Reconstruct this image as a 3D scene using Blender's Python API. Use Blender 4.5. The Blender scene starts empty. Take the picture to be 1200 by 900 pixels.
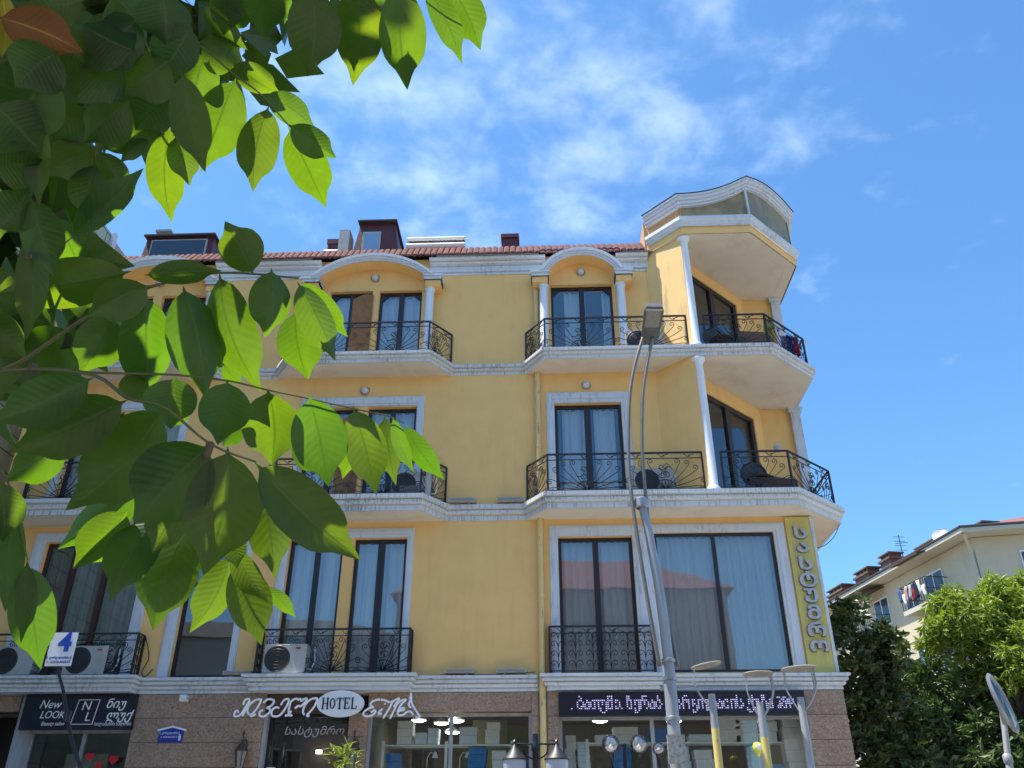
import bpy, bmesh, math, random
from mathutils import Vector, Matrix
from mathutils.noise import noise as mnoise
R = math.radians
sc = bpy.context.scene
C = sc.collection

# ------------------------------------------------------------------ camera, sky, sun, exposure
cam_d = bpy.data.cameras.new('camera')
cam = bpy.data.objects.new('camera', cam_d); C.objects.link(cam)
cam.location = (0, -14.8, 1.6)
cam.rotation_euler = (R(90 + 29.044), 0, R(2.307))
cam_d.sensor_width = 36; cam_d.lens = 30.0
cam_d.clip_start = 0.05; cam_d.clip_end = 3000
sc.camera = cam
sc.view_settings.view_transform = 'Standard'
sc.view_settings.look = 'None'
sc.view_settings.exposure = 1.17
sc.view_settings.gamma = 1
sc.cycles.max_bounces = 8
sc.cycles.transparent_max_bounces = 16

SUN_DIR = Vector((-0.34, -0.03, 0.94)).normalized()
sun_el = math.asin(SUN_DIR.z); sun_az = math.atan2(SUN_DIR.x, SUN_DIR.y)
w = bpy.data.worlds.new('World'); sc.world = w; w.use_nodes = True
nt = w.node_tree; nt.nodes.clear()
def N(t, typ, **k):
    n = t.nodes.new(typ)
    for a, b in k.items(): setattr(n, a, b)
    return n
out = N(nt, 'ShaderNodeOutputWorld'); bg = N(nt, 'ShaderNodeBackground')
sky = N(nt, 'ShaderNodeTexSky', sky_type='NISHITA', sun_disc=False, sun_elevation=sun_el, sun_rotation=sun_az,
        altitude=0, air_density=1.0, dust_density=0.5, ozone_density=1.0)
bg.inputs['Strength'].default_value = 0.115
# thin broken clouds: noise on a high flat layer reached by the view direction
geo = N(nt, 'ShaderNodeTexCoord'); sep = N(nt, 'ShaderNodeSeparateXYZ'); nt.links.new(geo.outputs['Generated'], sep.inputs[0])
zz = N(nt, 'ShaderNodeMath', operation='MAXIMUM'); zz.inputs[1].default_value = 0.06; nt.links.new(sep.outputs['Z'], zz.inputs[0])
zz2 = N(nt, 'ShaderNodeMath', operation='ADD'); zz2.inputs[1].default_value = 0.12; nt.links.new(zz.outputs[0], zz2.inputs[0])
dx = N(nt, 'ShaderNodeMath', operation='DIVIDE'); dy = N(nt, 'ShaderNodeMath', operation='DIVIDE')
nt.links.new(sep.outputs['X'], dx.inputs[0]); nt.links.new(zz2.outputs[0], dx.inputs[1])
nt.links.new(sep.outputs['Y'], dy.inputs[0]); nt.links.new(zz2.outputs[0], dy.inputs[1])
cmb = N(nt, 'ShaderNodeCombineXYZ'); nt.links.new(dx.outputs[0], cmb.inputs[0]); nt.links.new(dy.outputs[0], cmb.inputs[1])
n1 = N(nt, 'ShaderNodeTexNoise'); n1.inputs['Scale'].default_value = 10; n1.inputs['Detail'].default_value = 9; n1.inputs['Roughness'].default_value = .55; n1.inputs['Distortion'].default_value = .15
n2 = N(nt, 'ShaderNodeTexNoise'); n2.inputs['Scale'].default_value = 1.5; n2.inputs['Detail'].default_value = 2
off = N(nt, 'ShaderNodeVectorMath', operation='ADD'); off.inputs[1].default_value = (3.1, 0.4, 0)
nt.links.new(cmb.outputs[0], off.inputs[0])
nt.links.new(off.outputs[0], n1.inputs['Vector'])
# the loose cloud bank that stands above the street
dist = N(nt, 'ShaderNodeVectorMath', operation='DISTANCE'); dist.inputs[1].default_value = (-0.02, 0.86, 0)
nt.links.new(cmb.outputs[0], dist.inputs[0])
nt.links.new(off.outputs[0], n2.inputs['Vector'])
rd = N(nt, 'ShaderNodeMapRange'); rd.inputs[1].default_value = .15; rd.inputs[2].default_value = .62; rd.inputs[3].default_value = .34; rd.inputs[4].default_value = 0.0
nt.links.new(dist.outputs['Value'], rd.inputs[0])
a1 = N(nt, 'ShaderNodeMath', operation='MULTIPLY_ADD'); a1.inputs[1].default_value = .45
nt.links.new(n2.outputs['Fac'], a1.inputs[0]); nt.links.new(rd.outputs[0], a1.inputs[2])
a2 = N(nt, 'ShaderNodeMath', operation='ADD'); nt.links.new(n1.outputs['Fac'], a2.inputs[0]); nt.links.new(a1.outputs[0], a2.inputs[1])
cr = N(nt, 'ShaderNodeMapRange', interpolation_type='SMOOTHSTEP'); cr.inputs[1].default_value = .86; cr.inputs[2].default_value = 1.36; cr.inputs[3].default_value = 0; cr.inputs[4].default_value = .34
nt.links.new(a2.outputs[0], cr.inputs[0])
mx = N(nt, 'ShaderNodeMix', data_type='RGBA'); mx.inputs['B'].default_value = (5.6, 6.7, 8.2, 1)
tint = N(nt, 'ShaderNodeMix', data_type='RGBA', blend_type='MULTIPLY'); tint.inputs['Factor'].default_value = 1; tint.inputs['B'].default_value = (.53, .84, 1.05, 1)
nt.links.new(sky.outputs[0], tint.inputs['A'])
nt.links.new(cr.outputs[0], mx.inputs['Factor']); nt.links.new(tint.outputs['Result'], mx.inputs['A'])
nt.links.new(mx.outputs['Result'], bg.inputs['Color']); nt.links.new(bg.outputs[0], out.inputs[0])

sd = bpy.data.lights.new('sun', 'SUN'); sd.energy = 4.6; sd.angle = R(.53); sd.color = (1, .95, .87)
so = bpy.data.objects.new('sun', sd); C.objects.link(so)
so.rotation_euler = SUN_DIR.to_track_quat('Z', 'Y').to_euler()

# ------------------------------------------------------------------ object helpers
class MB:
    """collects faces and links them as ONE mesh object"""
    def __init__(s): s.v = []; s.f = []; s.uv = None
    def add(s, vs, fs):
        o = len(s.v); s.v += [tuple(v) for v in vs]; s.f += [tuple(i + o for i in f) for f in fs]
    def box(s, x0, y0, z0, x1, y1, z1):
        s.add([(x0,y0,z0),(x1,y0,z0),(x1,y1,z0),(x0,y1,z0),(x0,y0,z1),(x1,y0,z1),(x1,y1,z1),(x0,y1,z1)],
              [(0,3,2,1),(4,5,6,7),(0,1,5,4),(1,2,6,5),(2,3,7,6),(3,0,4,7)])
    def obox(s, c, ux, sx, sy, z0, z1):
        """box turned about z: centre c (x,y), ux = unit direction of its width"""
        ux = Vector((ux[0], ux[1], 0)).normalized(); uy = Vector((-ux.y, ux.x, 0)); c = Vector((c[0], c[1], 0))
        p = [c + ux*a*sx/2 + uy*b*sy/2 for a, b in ((-1,-1),(1,-1),(1,1),(-1,1))]
        s.add([(q.x,q.y,z0) for q in p] + [(q.x,q.y,z1) for q in p], [(0,3,2,1),(4,5,6,7),(0,1,5,4),(1,2,6,5),(2,3,7,6),(3,0,4,7)])
    def tube(s, pts, r, n=5, cap=True):
        pts = [Vector(p) for p in pts]; m = len(pts)
        rs = r if isinstance(r, (list, tuple)) else [r]*m
        o = len(s.v); prev = None
        for i, p in enumerate(pts):
            t = (pts[min(i+1, m-1)] - pts[max(i-1, 0)])
            if t.length < 1e-9: t = Vector((0,0,1))
            t.normalize()
            if prev is None:
                a = Vector((0,0,1)) if abs(t.z) < .9 else Vector((1,0,0))
                u = t.cross(a).normalized()
            else:
                u = (prev - t*prev.dot(t))
                u = u.normalized() if u.length > 1e-6 else t.orthogonal().normalized()
            prev = u; v = t.cross(u)
            for k in range(n):
                a = 2*math.pi*(k+.5)/n
                s.v.append(tuple(p + (u*math.cos(a) + v*math.sin(a))*rs[i]))
        for i in range(m-1):
            for k in range(n):
                s.f.append((o+i*n+k, o+i*n+(k+1)%n, o+(i+1)*n+(k+1)%n, o+(i+1)*n+k))
        if cap:
            s.f.append(tuple(o+k for k in reversed(range(n)))); s.f.append(tuple(o+(m-1)*n+k for k in range(n)))
    def lathe(s, prof, c, n=20, axis='z'):
        o = len(s.v); m = len(prof)
        for r, h in prof:
            for k in range(n):
                a = 2*math.pi*k/n
                if axis == 'z': s.v.append((c[0]+r*math.cos(a), c[1]+r*math.sin(a), c[2]+h))
                elif axis == 'y': s.v.append((c[0]+r*math.cos(a), c[1]+h, c[2]+r*math.sin(a)))
        for i in range(m-1):
            for k in range(n):
                q = (o+i*n+k, o+i*n+(k+1)%n, o+(i+1)*n+(k+1)%n, o+(i+1)*n+k)
                s.f.append(q if axis == 'z' else q[::-1])
    def prism(s, poly, z0, z1, top=True, bottom=True):
        n = len(poly)
        s.add([(x,y,z0) for x,y in poly] + [(x,y,z1) for x,y in poly],
              [(i,(i+1)%n,(i+1)%n+n,i+n) for i in range(n)] + ([tuple(range(n-1,-1,-1))] if bottom else []) + ([tuple(range(n,2*n))] if top else []))
    def xz_prism(s, poly, y0, y1):
        """outline in x,z pushed from y0 (front) to y1"""
        n = len(poly)
        s.add([(x,y0,z) for x,z in poly] + [(x,y1,z) for x,z in poly],
              [tuple(range(n)), tuple(range(2*n-1,n-1,-1))] + [(i+n,(i+1)%n+n,(i+1)%n,i) for i in range(n)])
    def sweep(s, path, prof, zs=None):
        """profile [(out, z)] carried along a plan path with mitred corners; out is to the right of the way"""
        n = len(path); P = [Vector((p[0], p[1])) for p in path]; o = len(s.v); m = len(prof)
        for i in range(n):
            d0 = (P[i]-P[i-1]).normalized() if i > 0 else (P[1]-P[0]).normalized()
            d1 = (P[i+1]-P[i]).normalized() if i < n-1 else d0
            n0 = Vector((d0.y,-d0.x)); n1 = Vector((d1.y,-d1.x)); b = (n0+n1)
            b = b.normalized() if b.length > 1e-6 else n0
            k = 1/max(.35, b.dot(n0))
            dz = zs[i] if zs else 0
            for out_, z in prof: s.v.append((P[i].x+b.x*out_*k, P[i].y+b.y*out_*k, z+dz))
        for i in range(n-1):
            for j in range(m-1):
                s.f.append((o+i*m+j, o+(i+1)*m+j, o+(i+1)*m+j+1, o+i*m+j+1))
        s.f.append(tuple(o+j for j in range(m))); s.f.append(tuple(o+(n-1)*m+j for j in reversed(range(m))))
    def build(s, name, mat, parent=None, smooth=False, label=None, recalc=True, kind=None):
        me = bpy.data.meshes.new(name)
        off = Vector((0,0,0))
        q = parent
        while q is not None: off += q.location; q = q.parent
        me.from_pydata([tuple(Vector(v)-off) for v in s.v], [], s.f)
        me.materials.append(mat)
        if recalc:
            bm = bmesh.new(); bm.from_mesh(me); bmesh.ops.recalc_face_normals(bm, faces=bm.faces); bm.to_mesh(me); bm.free()
        if smooth is True:
            for p in me.polygons: p.use_smooth = True
        elif smooth:
            for p in me.polygons: p.use_smooth = True
            me.set_sharp_from_angle(angle=R(smooth))
        ob = bpy.data.objects.new(name, me); C.objects.link(ob)
        if parent is not None: ob.parent = parent
        if label: ob['label'] = label
        if kind: ob['kind'] = kind
        return ob
def thing(name, label, cat, loc=(0,0,0), group=None):
    o = bpy.data.objects.new(name, None); o.empty_display_size = .2; C.objects.link(o); o.location = loc
    o['label'] = label; o['category'] = cat
    if group: o['group'] = group
    return o
def tag(o, label, cat, group=None):
    o['label'] = label; o['category'] = cat
    if group: o['group'] = group
    return o
def dup(root, loc=None, label=None, rotz=None):
    r = root.copy(); C.objects.link(r)
    if loc is not None: r.location = loc
    if rotz is not None: r.rotation_euler = (0,0,rotz)
    if label: r['label'] = label
    for ch in list(root.children):
        c = ch.copy(); C.objects.link(c); c.parent = r
        for g in list(ch.children):
            d = g.copy(); C.objects.link(d); d.parent = c
    return r
def box_ob(name, b, mat, parent=None, **k):
    m = MB(); m.box(*b); return m.build(name, mat, parent, **k)

# ------------------------------------------------------------------ materials
def mat(name, col, rough=.7, metal=0, noise=0, nscale=8, bump=0, bscale=60, spec=.5, col2=None, stretch=(1,1,1), coat=0):
    m = bpy.data.materials.new(name); m.use_nodes = True; t = m.node_tree; b = t.nodes['Principled BSDF']
    b.inputs['Roughness'].default_value = rough; b.inputs['Metallic'].default_value = metal
    b.inputs['Specular IOR Level'].default_value = spec; b.inputs['Coat Weight'].default_value = coat
    b.inputs['Base Color'].default_value = (*col, 1)
    if noise or bump or col2:
        tc = N(t, 'ShaderNodeTexCoord'); mp = N(t, 'ShaderNodeMapping'); mp.inputs['Scale'].default_value = stretch
        gp = N(t, 'ShaderNodeNewGeometry'); t.links.new(gp.outputs['Position'], mp.inputs[0])
    if noise or col2:
        n = N(t, 'ShaderNodeTexNoise'); n.inputs['Scale'].default_value = nscale; n.inputs['Detail'].default_value = 6; n.inputs['Roughness'].default_value = .6
        t.links.new(mp.outputs[0], n.inputs['Vector'])
        mr = N(t, 'ShaderNodeMapRange'); mr.inputs[1].default_value = .3; mr.inputs[2].default_value = .7
        t.links.new(n.outputs['Fac'], mr.inputs[0])
        x = N(t, 'ShaderNodeMix', data_type='RGBA'); t.links.new(mr.outputs[0], x.inputs['Factor'])
        c2 = col2 if col2 else tuple(c*(1-noise) for c in col)
        x.inputs['A'].default_value = (*col, 1); x.inputs['B'].default_value = (*c2, 1)
        t.links.new(x.outputs['Result'], b.inputs['Base Color'])
    if bump:
        n3 = N(t, 'ShaderNodeTexNoise'); n3.inputs['Scale'].default_value = bscale; n3.inputs['Detail'].default_value = 4
        t.links.new(mp.outputs[0], n3.inputs['Vector'])
        bp = N(t, 'ShaderNodeBump'); bp.inputs['Strength'].default_value = bump; bp.inputs['Distance'].default_value = .01
        t.links.new(n3.outputs['Fac'], bp.inputs['Height']); t.links.new(bp.outputs[0], b.inputs['Normal'])
    return m
def stained(name, col, dirt, lo=.5, hi=.62, scale=(26, 26, 2.5), amount=1, rough=.75, fine=0, zmask=None):
    """a coat of paint with run-down grime: noise stretched along z, darker where it gathers"""
    m = bpy.data.materials.new(name); m.use_nodes = True; t = m.node_tree; b = t.nodes['Principled BSDF']
    b.inputs['Roughness'].default_value = rough; b.inputs['Specular IOR Level'].default_value = .3
    g = N(t, 'ShaderNodeNewGeometry'); mp = N(t, 'ShaderNodeMapping'); mp.inputs['Scale'].default_value = scale
    t.links.new(g.outputs['Position'], mp.inputs[0])
    n = N(t, 'ShaderNodeTexNoise'); n.inputs['Scale'].default_value = 1; n.inputs['Detail'].default_value = 7; n.inputs['Roughness'].default_value = .68
    t.links.new(mp.outputs[0], n.inputs['Vector'])
    nb = N(t, 'ShaderNodeTexNoise'); nb.inputs['Scale'].default_value = .9; nb.inputs['Detail'].default_value = 3
    t.links.new(g.outputs['Position'], nb.inputs['Vector'])
    ad = N(t, 'ShaderNodeMath', operation='MULTIPLY_ADD'); ad.inputs[1].default_value = .45
    t.links.new(nb.outputs['Fac'], ad.inputs[0]); t.links.new(n.outputs['Fac'], ad.inputs[2])
    mr = N(t, 'ShaderNodeMapRange', interpolation_type='SMOOTHSTEP'); mr.inputs[1].default_value = lo+.22; mr.inputs[2].default_value = hi+.22; mr.inputs[4].default_value = amount
    t.links.new(ad.outputs[0], mr.inputs[0])
    x = N(t, 'ShaderNodeMix', data_type='RGBA'); t.links.new(mr.outputs[0], x.inputs['Factor'])
    n2 = N(t, 'ShaderNodeTexNoise'); n2.inputs['Scale'].default_value = 3.0; n2.inputs['Detail'].default_value = 5
    t.links.new(g.outputs['Position'], n2.inputs['Vector'])
    y = N(t, 'ShaderNodeMix', data_type='RGBA'); t.links.new(n2.outputs['Fac'], y.inputs['Factor'])
    y.inputs['A'].default_value = (*[c*1.06 for c in col], 1); y.inputs['B'].default_value = (*[c*.9 for c in col], 1)
    t.links.new(y.outputs['Result'], x.inputs['A']); x.inputs['B'].default_value = (*dirt, 1)
    t.links.new(x.outputs['Result'], b.inputs['Base Color'])
    n3 = N(t, 'ShaderNodeTexNoise'); n3.inputs['Scale'].default_value = 45; n3.inputs['Detail'].default_value = 4
    t.links.new(g.outputs['Position'], n3.inputs['Vector'])
    bp = N(t, 'ShaderNodeBump'); bp.inputs['Strength'].default_value = .25; bp.inputs['Distance'].default_value = .006
    t.links.new(n3.outputs['Fac'], bp.inputs['Height']); t.links.new(bp.outputs[0], b.inputs['Normal'])
    return m
def glass_mat(name, refl=.14, tint=(.80,.86,.88), rough=0.0, wave=.008, mult=1.4):
    m = bpy.data.materials.new(name); m.use_nodes = True; t = m.node_tree; t.nodes.clear()
    o = N(t, 'ShaderNodeOutputMaterial'); tr = N(t, 'ShaderNodeBsdfTransparent'); tr.inputs[0].default_value = (*tint, 1)
    gl = N(t, 'ShaderNodeBsdfGlossy'); gl.inputs['Roughness'].default_value = rough; gl.inputs['Color'].default_value = (1,1,1,1)
    fr = N(t, 'ShaderNodeFresnel'); fr.inputs[0].default_value = 1.5
    ad = N(t, 'ShaderNodeMath', operation='MULTIPLY_ADD'); ad.inputs[1].default_value = mult; ad.inputs[2].default_value = refl; ad.use_clamp = True
    mx = N(t, 'ShaderNodeMixShader'); t.links.new(fr.outputs[0], ad.inputs[0]); t.links.new(ad.outputs[0], mx.inputs[0])
    t.links.new(tr.outputs[0], mx.inputs[1]); t.links.new(gl.outputs[0], mx.inputs[2]); t.links.new(mx.outputs[0], o.inputs[0])
    g = N(t, 'ShaderNodeNewGeometry'); n = N(t, 'ShaderNodeTexNoise'); n.inputs['Scale'].default_value = 1.3; n.inputs['Detail'].default_value = 1
    t.links.new(g.outputs['Position'], n.inputs['Vector'])
    bp = N(t, 'ShaderNodeBump'); bp.inputs['Strength'].default_value = wave; bp.inputs['Distance'].default_value = .2
    t.links.new(n.outputs['Fac'], bp.inputs['Height']); t.links.new(bp.outputs[0], gl.inputs['Normal'])
    return m
def cloth_mat(name, col, trans=.35):
    m = bpy.data.materials.new(name); m.use_nodes = True; t = m.node_tree; t.nodes.clear()
    o = N(t, 'ShaderNodeOutputMaterial'); d = N(t, 'ShaderNodeBsdfDiffuse'); d.inputs[0].default_value = (*col, 1)
    tl = N(t, 'ShaderNodeBsdfTranslucent'); tl.inputs[0].default_value = (*col, 1)
    mx = N(t, 'ShaderNodeMixShader'); mx.inputs[0].default_value = trans
    t.links.new(d.outputs[0], mx.inputs[1]); t.links.new(tl.outputs[0], mx.inputs[2]); t.links.new(mx.outputs[0], o.inputs[0])
    return m
def emit_mat(name, col, s):
    m = bpy.data.materials.new(name); m.use_nodes = True; t = m.node_tree; b = t.nodes['Principled BSDF']
    b.inputs['Base Color'].default_value = (*col, 1); b.inputs['Emission Color'].default_value = (*col, 1); b.inputs['Emission Strength'].default_value = s
    return m
def granite_mat():
    m = bpy.data.materials.new('brown granite'); m.use_nodes = True; t = m.node_tree; b = t.nodes['Principled BSDF']
    g = N(t, 'ShaderNodeNewGeometry'); v = N(t, 'ShaderNodeTexVoronoi'); v.inputs['Scale'].default_value = 42
    n = N(t, 'ShaderNodeTexNoise'); n.inputs['Scale'].default_value = 60; n.inputs['Detail'].default_value = 5
    n2 = N(t, 'ShaderNodeTexNoise'); n2.inputs['Scale'].default_value = 2.2; n2.inputs['Detail'].default_value = 3
    for q in (v, n, n2): t.links.new(g.outputs['Position'], q.inputs['Vector'])
    cr = N(t, 'ShaderNodeValToRGB'); e = cr.color_ramp.elements
    e[0].position = 0; e[0].color = (.20,.12,.08,1); e[1].position = 1; e[1].color = (.66,.47,.34,1)
    x = e.new(.35); x.color = (.36,.235,.16,1); x = e.new(.7); x.color = (.48,.33,.235,1)
    sp = N(t, 'ShaderNodeSeparateColor'); t.links.new(v.outputs['Color'], sp.inputs[0])
    mxx = N(t, 'ShaderNodeMath', operation='MULTIPLY_ADD'); mxx.inputs[1].default_value = .55
    m2 = N(t, 'ShaderNodeMath', operation='MULTIPLY_ADD'); m2.inputs[1].default_value = .7; m2.inputs[2].default_value = -.12
    t.links.new(sp.outputs[0], mxx.inputs[0]); t.links.new(n.outputs['Fac'], m2.inputs[0]); t.links.new(m2.outputs[0], mxx.inputs[2])
    t.links.new(mxx.outputs[0], cr.inputs[0])
    y = N(t, 'ShaderNodeMix', data_type='RGBA', blend_type='MULTIPLY'); y.inputs['Factor'].default_value = .5
    t.links.new(cr.outputs[0], y.inputs['A']); t.links.new(n2.outputs['Fac'], y.inputs['B'])
    t.links.new(y.outputs['Result'], b.inputs['Base Color']); b.inputs['Roughness'].default_value = .45
    return m
def leaf_mat(name, base, trans, trans_w=.5, gloss=.42):
    m = bpy.data.materials.new(name); m.use_nodes = True; t = m.node_tree; b = t.nodes['Principled BSDF']; o = t.nodes['Material Output']
    uv = N(t, 'ShaderNodeUVMap'); sp = N(t, 'ShaderNodeSeparateXYZ'); t.links.new(uv.outputs[0], sp.inputs[0])
    av = N(t, 'ShaderNodeMath', operation='ABSOLUTE'); t.links.new(sp.outputs[1], av.inputs[0])
    mid = N(t, 'ShaderNodeMapRange', interpolation_type='SMOOTHSTEP'); mid.inputs[1].default_value = .015; mid.inputs[2].default_value = .07; mid.inputs[3].default_value = 1; mid.inputs[4].default_value = 0
    t.links.new(av.outputs[0], mid.inputs[0])
    # side veins: repeat along u, swept forward away from the midrib
    ph = N(t, 'ShaderNodeMath', operation='MULTIPLY_ADD'); ph.inputs[1].default_value = -.17
    t.links.new(av.outputs[0], ph.inputs[0]); t.links.new(sp.outputs[0], ph.inputs[2])
    sc_ = N(t, 'ShaderNodeMath', operation='MULTIPLY'); sc_.inputs[1].default_value = 13; t.links.new(ph.outputs[0], sc_.inputs[0])
    fr = N(t, 'ShaderNodeMath', operation='PINGPONG'); fr.inputs[1].default_value = .5; t.links.new(sc_.outputs[0], fr.inputs[0])
    vn = N(t, 'ShaderNodeMapRange', interpolation_type='SMOOTHSTEP'); vn.inputs[1].default_value = .0; vn.inputs[2].default_value = .06; vn.inputs[3].default_value = .22; vn.inputs[4].default_value = 0
    t.links.new(fr.outputs[0], vn.inputs[0])
    ve = N(t, 'ShaderNodeMath', operation='MAXIMUM'); t.links.new(mid.outputs[0], ve.inputs[0]); t.links.new(vn.outputs[0], ve.inputs[1])
    oi = N(t, 'ShaderNodeObjectInfo')
    g = N(t, 'ShaderNodeNewGeometry'); nz = N(t, 'ShaderNodeTexNoise'); nz.inputs['Scale'].default_value = 40; nz.inputs['Detail'].default_value = 4
    t.links.new(g.outputs['Position'], nz.inputs['Vector'])
    hs = N(t, 'ShaderNodeHueSaturation'); hs.inputs['Color'].default_value = (*base, 1)
    hm = N(t, 'ShaderNodeMapRange'); hm.inputs[3].default_value = .475; hm.inputs[4].default_value = .515; t.links.new(oi.outputs['Random'], hm.inputs[0]); t.links.new(hm.outputs[0], hs.inputs['Hue'])
    vm = N(t, 'ShaderNodeMapRange'); vm.inputs[3].default_value = .7; vm.inputs[4].default_value = 1.3; t.links.new(nz.outputs['Fac'], vm.inputs[0]); t.links.new(vm.outputs[0], hs.inputs['Value'])
    cm = N(t, 'ShaderNodeMix', data_type='RGBA'); t.links.new(ve.outputs[0], cm.inputs['Factor']); t.links.new(hs.outputs[0], cm.inputs['A'])
    cm.inputs['B'].default_value = (base[0]*2.3+.03, base[1]*1.9+.03, base[2]*2.0+.01, 1)
    t.links.new(cm.outputs['Result'], b.inputs['Base Color']); b.inputs['Roughness'].default_value = gloss; b.inputs['Specular IOR Level'].default_value = .4
    hh = N(t, 'ShaderNodeMath', operation='MULTIPLY_ADD'); hh.inputs[1].default_value = 1.0; t.links.new(fr.outputs[0], hh.inputs[0])
    ng = N(t, 'ShaderNodeMath', operation='MULTIPLY'); ng.inputs[1].default_value = -.6; t.links.new(mid.outputs[0], ng.inputs[0]); t.links.new(ng.outputs[0], hh.inputs[2])
    bp = N(t, 'ShaderNodeBump'); bp.inputs['Strength'].default_value = .3; bp.inputs['Distance'].default_value = .0009
    t.links.new(hh.outputs[0], bp.inputs['Height']); t.links.new(bp.outputs[0], b.inputs['Normal'])
    tl = N(t, 'ShaderNodeBsdfTranslucent')
    h2 = N(t, 'ShaderNodeHueSaturation'); h2.inputs['Color'].default_value = (*trans, 1); t.links.new(hm.outputs[0], h2.inputs['Hue']); t.links.new(vm.outputs[0], h2.inputs['Value'])
    tc = N(t, 'ShaderNodeMix', data_type='RGBA'); t.links.new(ve.outputs[0], tc.inputs['Factor']); t.links.new(h2.outputs[0], tc.inputs['A']); tc.inputs['B'].default_value = (trans[0]*.62, trans[1]*.66, trans[2]*.5, 1)
    t.links.new(tc.outputs['Result'], tl.inputs[0]); t.links.new(bp.outputs[0], tl.inputs['Normal'])
    mx = N(t, 'ShaderNodeMixShader'); mx.inputs[0].default_value = trans_w
    t.links.new(b.outputs[0], mx.inputs[1]); t.links.new(tl.outputs[0], mx.inputs[2]); t.links.new(mx.outputs[0], o.inputs[0])
    return m

M = {}
M['yellow'] = stained('yellow stucco', (.87,.54,.205), (.52,.35,.17), lo=.50, hi=.80, scale=(6,6,.6), amount=.28, rough=.9)
M['yellow_old'] = stained('weathered yellow stucco', (.82,.545,.235), (.34,.27,.16), lo=.50, hi=.72, scale=(6,6,.8), amount=.6, rough=.9)
M['orange'] = mat('orange stucco', (.60,.33,.15), .9, noise=.2, nscale=4)
M['soffit'] = stained('beige soffit paint', (.70,.63,.54), (.48,.40,.31), lo=.50, hi=.8, scale=(1.5,1.5,1.5), amount=.5, rough=.9)
M['trim'] = stained('white moulding', (.62,.65,.69), (.30,.31,.32), lo=.52, hi=.72, scale=(18,18,3), amount=.55, rough=.6)
M['trim_grimy'] = stained('white moulding black with grime', (.64,.65,.65), (.05,.05,.05), lo=.50, hi=.68, scale=(40,40,1.0), amount=.6, rough=.7)
M['column'] = stained('white column paint', (.72,.75,.80), (.5,.5,.5), lo=.6, hi=.8, scale=(14,14,1), amount=.4, rough=.45)
M['frame'] = mat('dark brown window frame', (.022,.015,.016), .4, noise=.2)
M['frame_red'] = mat('red brown window frame', (.045,.012,.012), .4)
M['iron'] = mat('dark wrought iron', (.018,.017,.02), .5, noise=.3, nscale=30)
M['glass'] = glass_mat('window glass', .03, (.88,.92,.93))
M['glass_shop'] = glass_mat('shop glass', .0, (.95,.97,.96), mult=.8)
M['curtain'] = cloth_mat('white curtain', (.90,.90,.88), .12)
M['curtain_grey'] = cloth_mat('grey curtain', (.45,.46,.47), .2)
M['curtain_red'] = cloth_mat('wine red curtain', (.16,.02,.03), .2)
M['room'] = mat('room plaster', (.22,.20,.18), .9)
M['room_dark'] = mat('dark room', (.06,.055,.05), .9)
M['granite'] = granite_mat()
M['tile'] = mat('red clay roof tile', (.20,.070,.055), .9, nscale=7, bump=.3, col2=(.09,.045,.042), spec=.2)
M['maroon'] = mat('maroon painted metal', (.11,.022,.022), .5, noise=.25, nscale=5)
M['white'] = mat('white paint', (.78,.78,.76), .5, noise=.12, nscale=12)
M['offwhite'] = mat('off white casing', (.44,.43,.40), .55, noise=.2, nscale=9)
M['grille'] = mat('dark fan grille', (.03,.03,.03), .5)
M['steel'] = mat('galvanised steel', (.42,.43,.44), .42, metal=.7, noise=.2, nscale=20)
M['bare'] = mat('grey painted pole', (.42,.43,.45), .45, metal=.2, noise=.35, nscale=7, stretch=(1,1,.3))
M['bronze'] = mat('bare brown steel tube', (.26,.22,.18), .4, metal=.5, noise=.2)
M['pole_yellow'] = stained('flaking yellow pole paint', (.62,.50,.17), (.30,.28,.24), lo=.62, hi=.70, scale=(30,30,14), amount=.9)
M['black'] = mat('black plastic', (.012,.012,.016), .35)
M['navy'] = mat('navy sign board', (.006,.007,.02), .35)
M['led_case'] = mat('led panel case', (.012,.010,.022), .35)
M['led'] = emit_mat('led dots', (.60,.55,.90), .4)
M['white_plastic'] = mat('white plastic letters', (.80,.80,.82), .4)
M['letter_white'] = mat('lit white letter face', (.90,.90,.93), .3)  # bright white, one even colour without glow
M['letter_grey'] = mat('weathered grey letter face', (.52,.52,.55), .45, noise=.35, nscale=14)
M['brown'] = mat('brown shutter', (.19,.085,.045), .7, noise=.3, nscale=7)
M['brown_dark'] = mat('dark brown cover', (.10,.06,.04), .8, noise=.3, nscale=9)
M['blue'] = mat('blue enamel', (.012,.03,.30), .35)
M['blueboxes'] = mat('bright blue carton', (.02,.20,.50), .6, noise=.15)
M['palebox'] = mat('pale carton', (.62,.74,.80), .7, noise=.15)
M['greycarton'] = mat('grey white carton', (.78,.80,.76), .7, noise=.2)
M['green_shelf'] = mat('white shelf rail', (.80,.86,.78), .5)
M['frost'] = mat('frosted lantern glass', (.62,.62,.66), .35, noise=.15, nscale=15)
M['globe'] = glass_mat('clear glass globe', .16, (.9,.92,.92))
M['lamp_lens'] = mat('dusty lamp lens', (.30,.29,.26), .3, noise=.3, nscale=40)
M['lamp_body'] = mat('grey lamp casting', (.13,.13,.135), .5, noise=.3, nscale=20)
M['asphalt'] = mat('asphalt', (.055,.055,.055), .9, noise=.3, nscale=3, bump=.4, bscale=80)
M['paving'] = mat('pale paving', (.40,.38,.34), .85, noise=.25, nscale=1.2, bump=.2)
M['kerb'] = mat('kerb stone', (.35,.34,.32), .85, noise=.2)
M['ground'] = mat('dusty ground', (.22,.20,.16), .95, noise=.3, nscale=.2)
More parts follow.
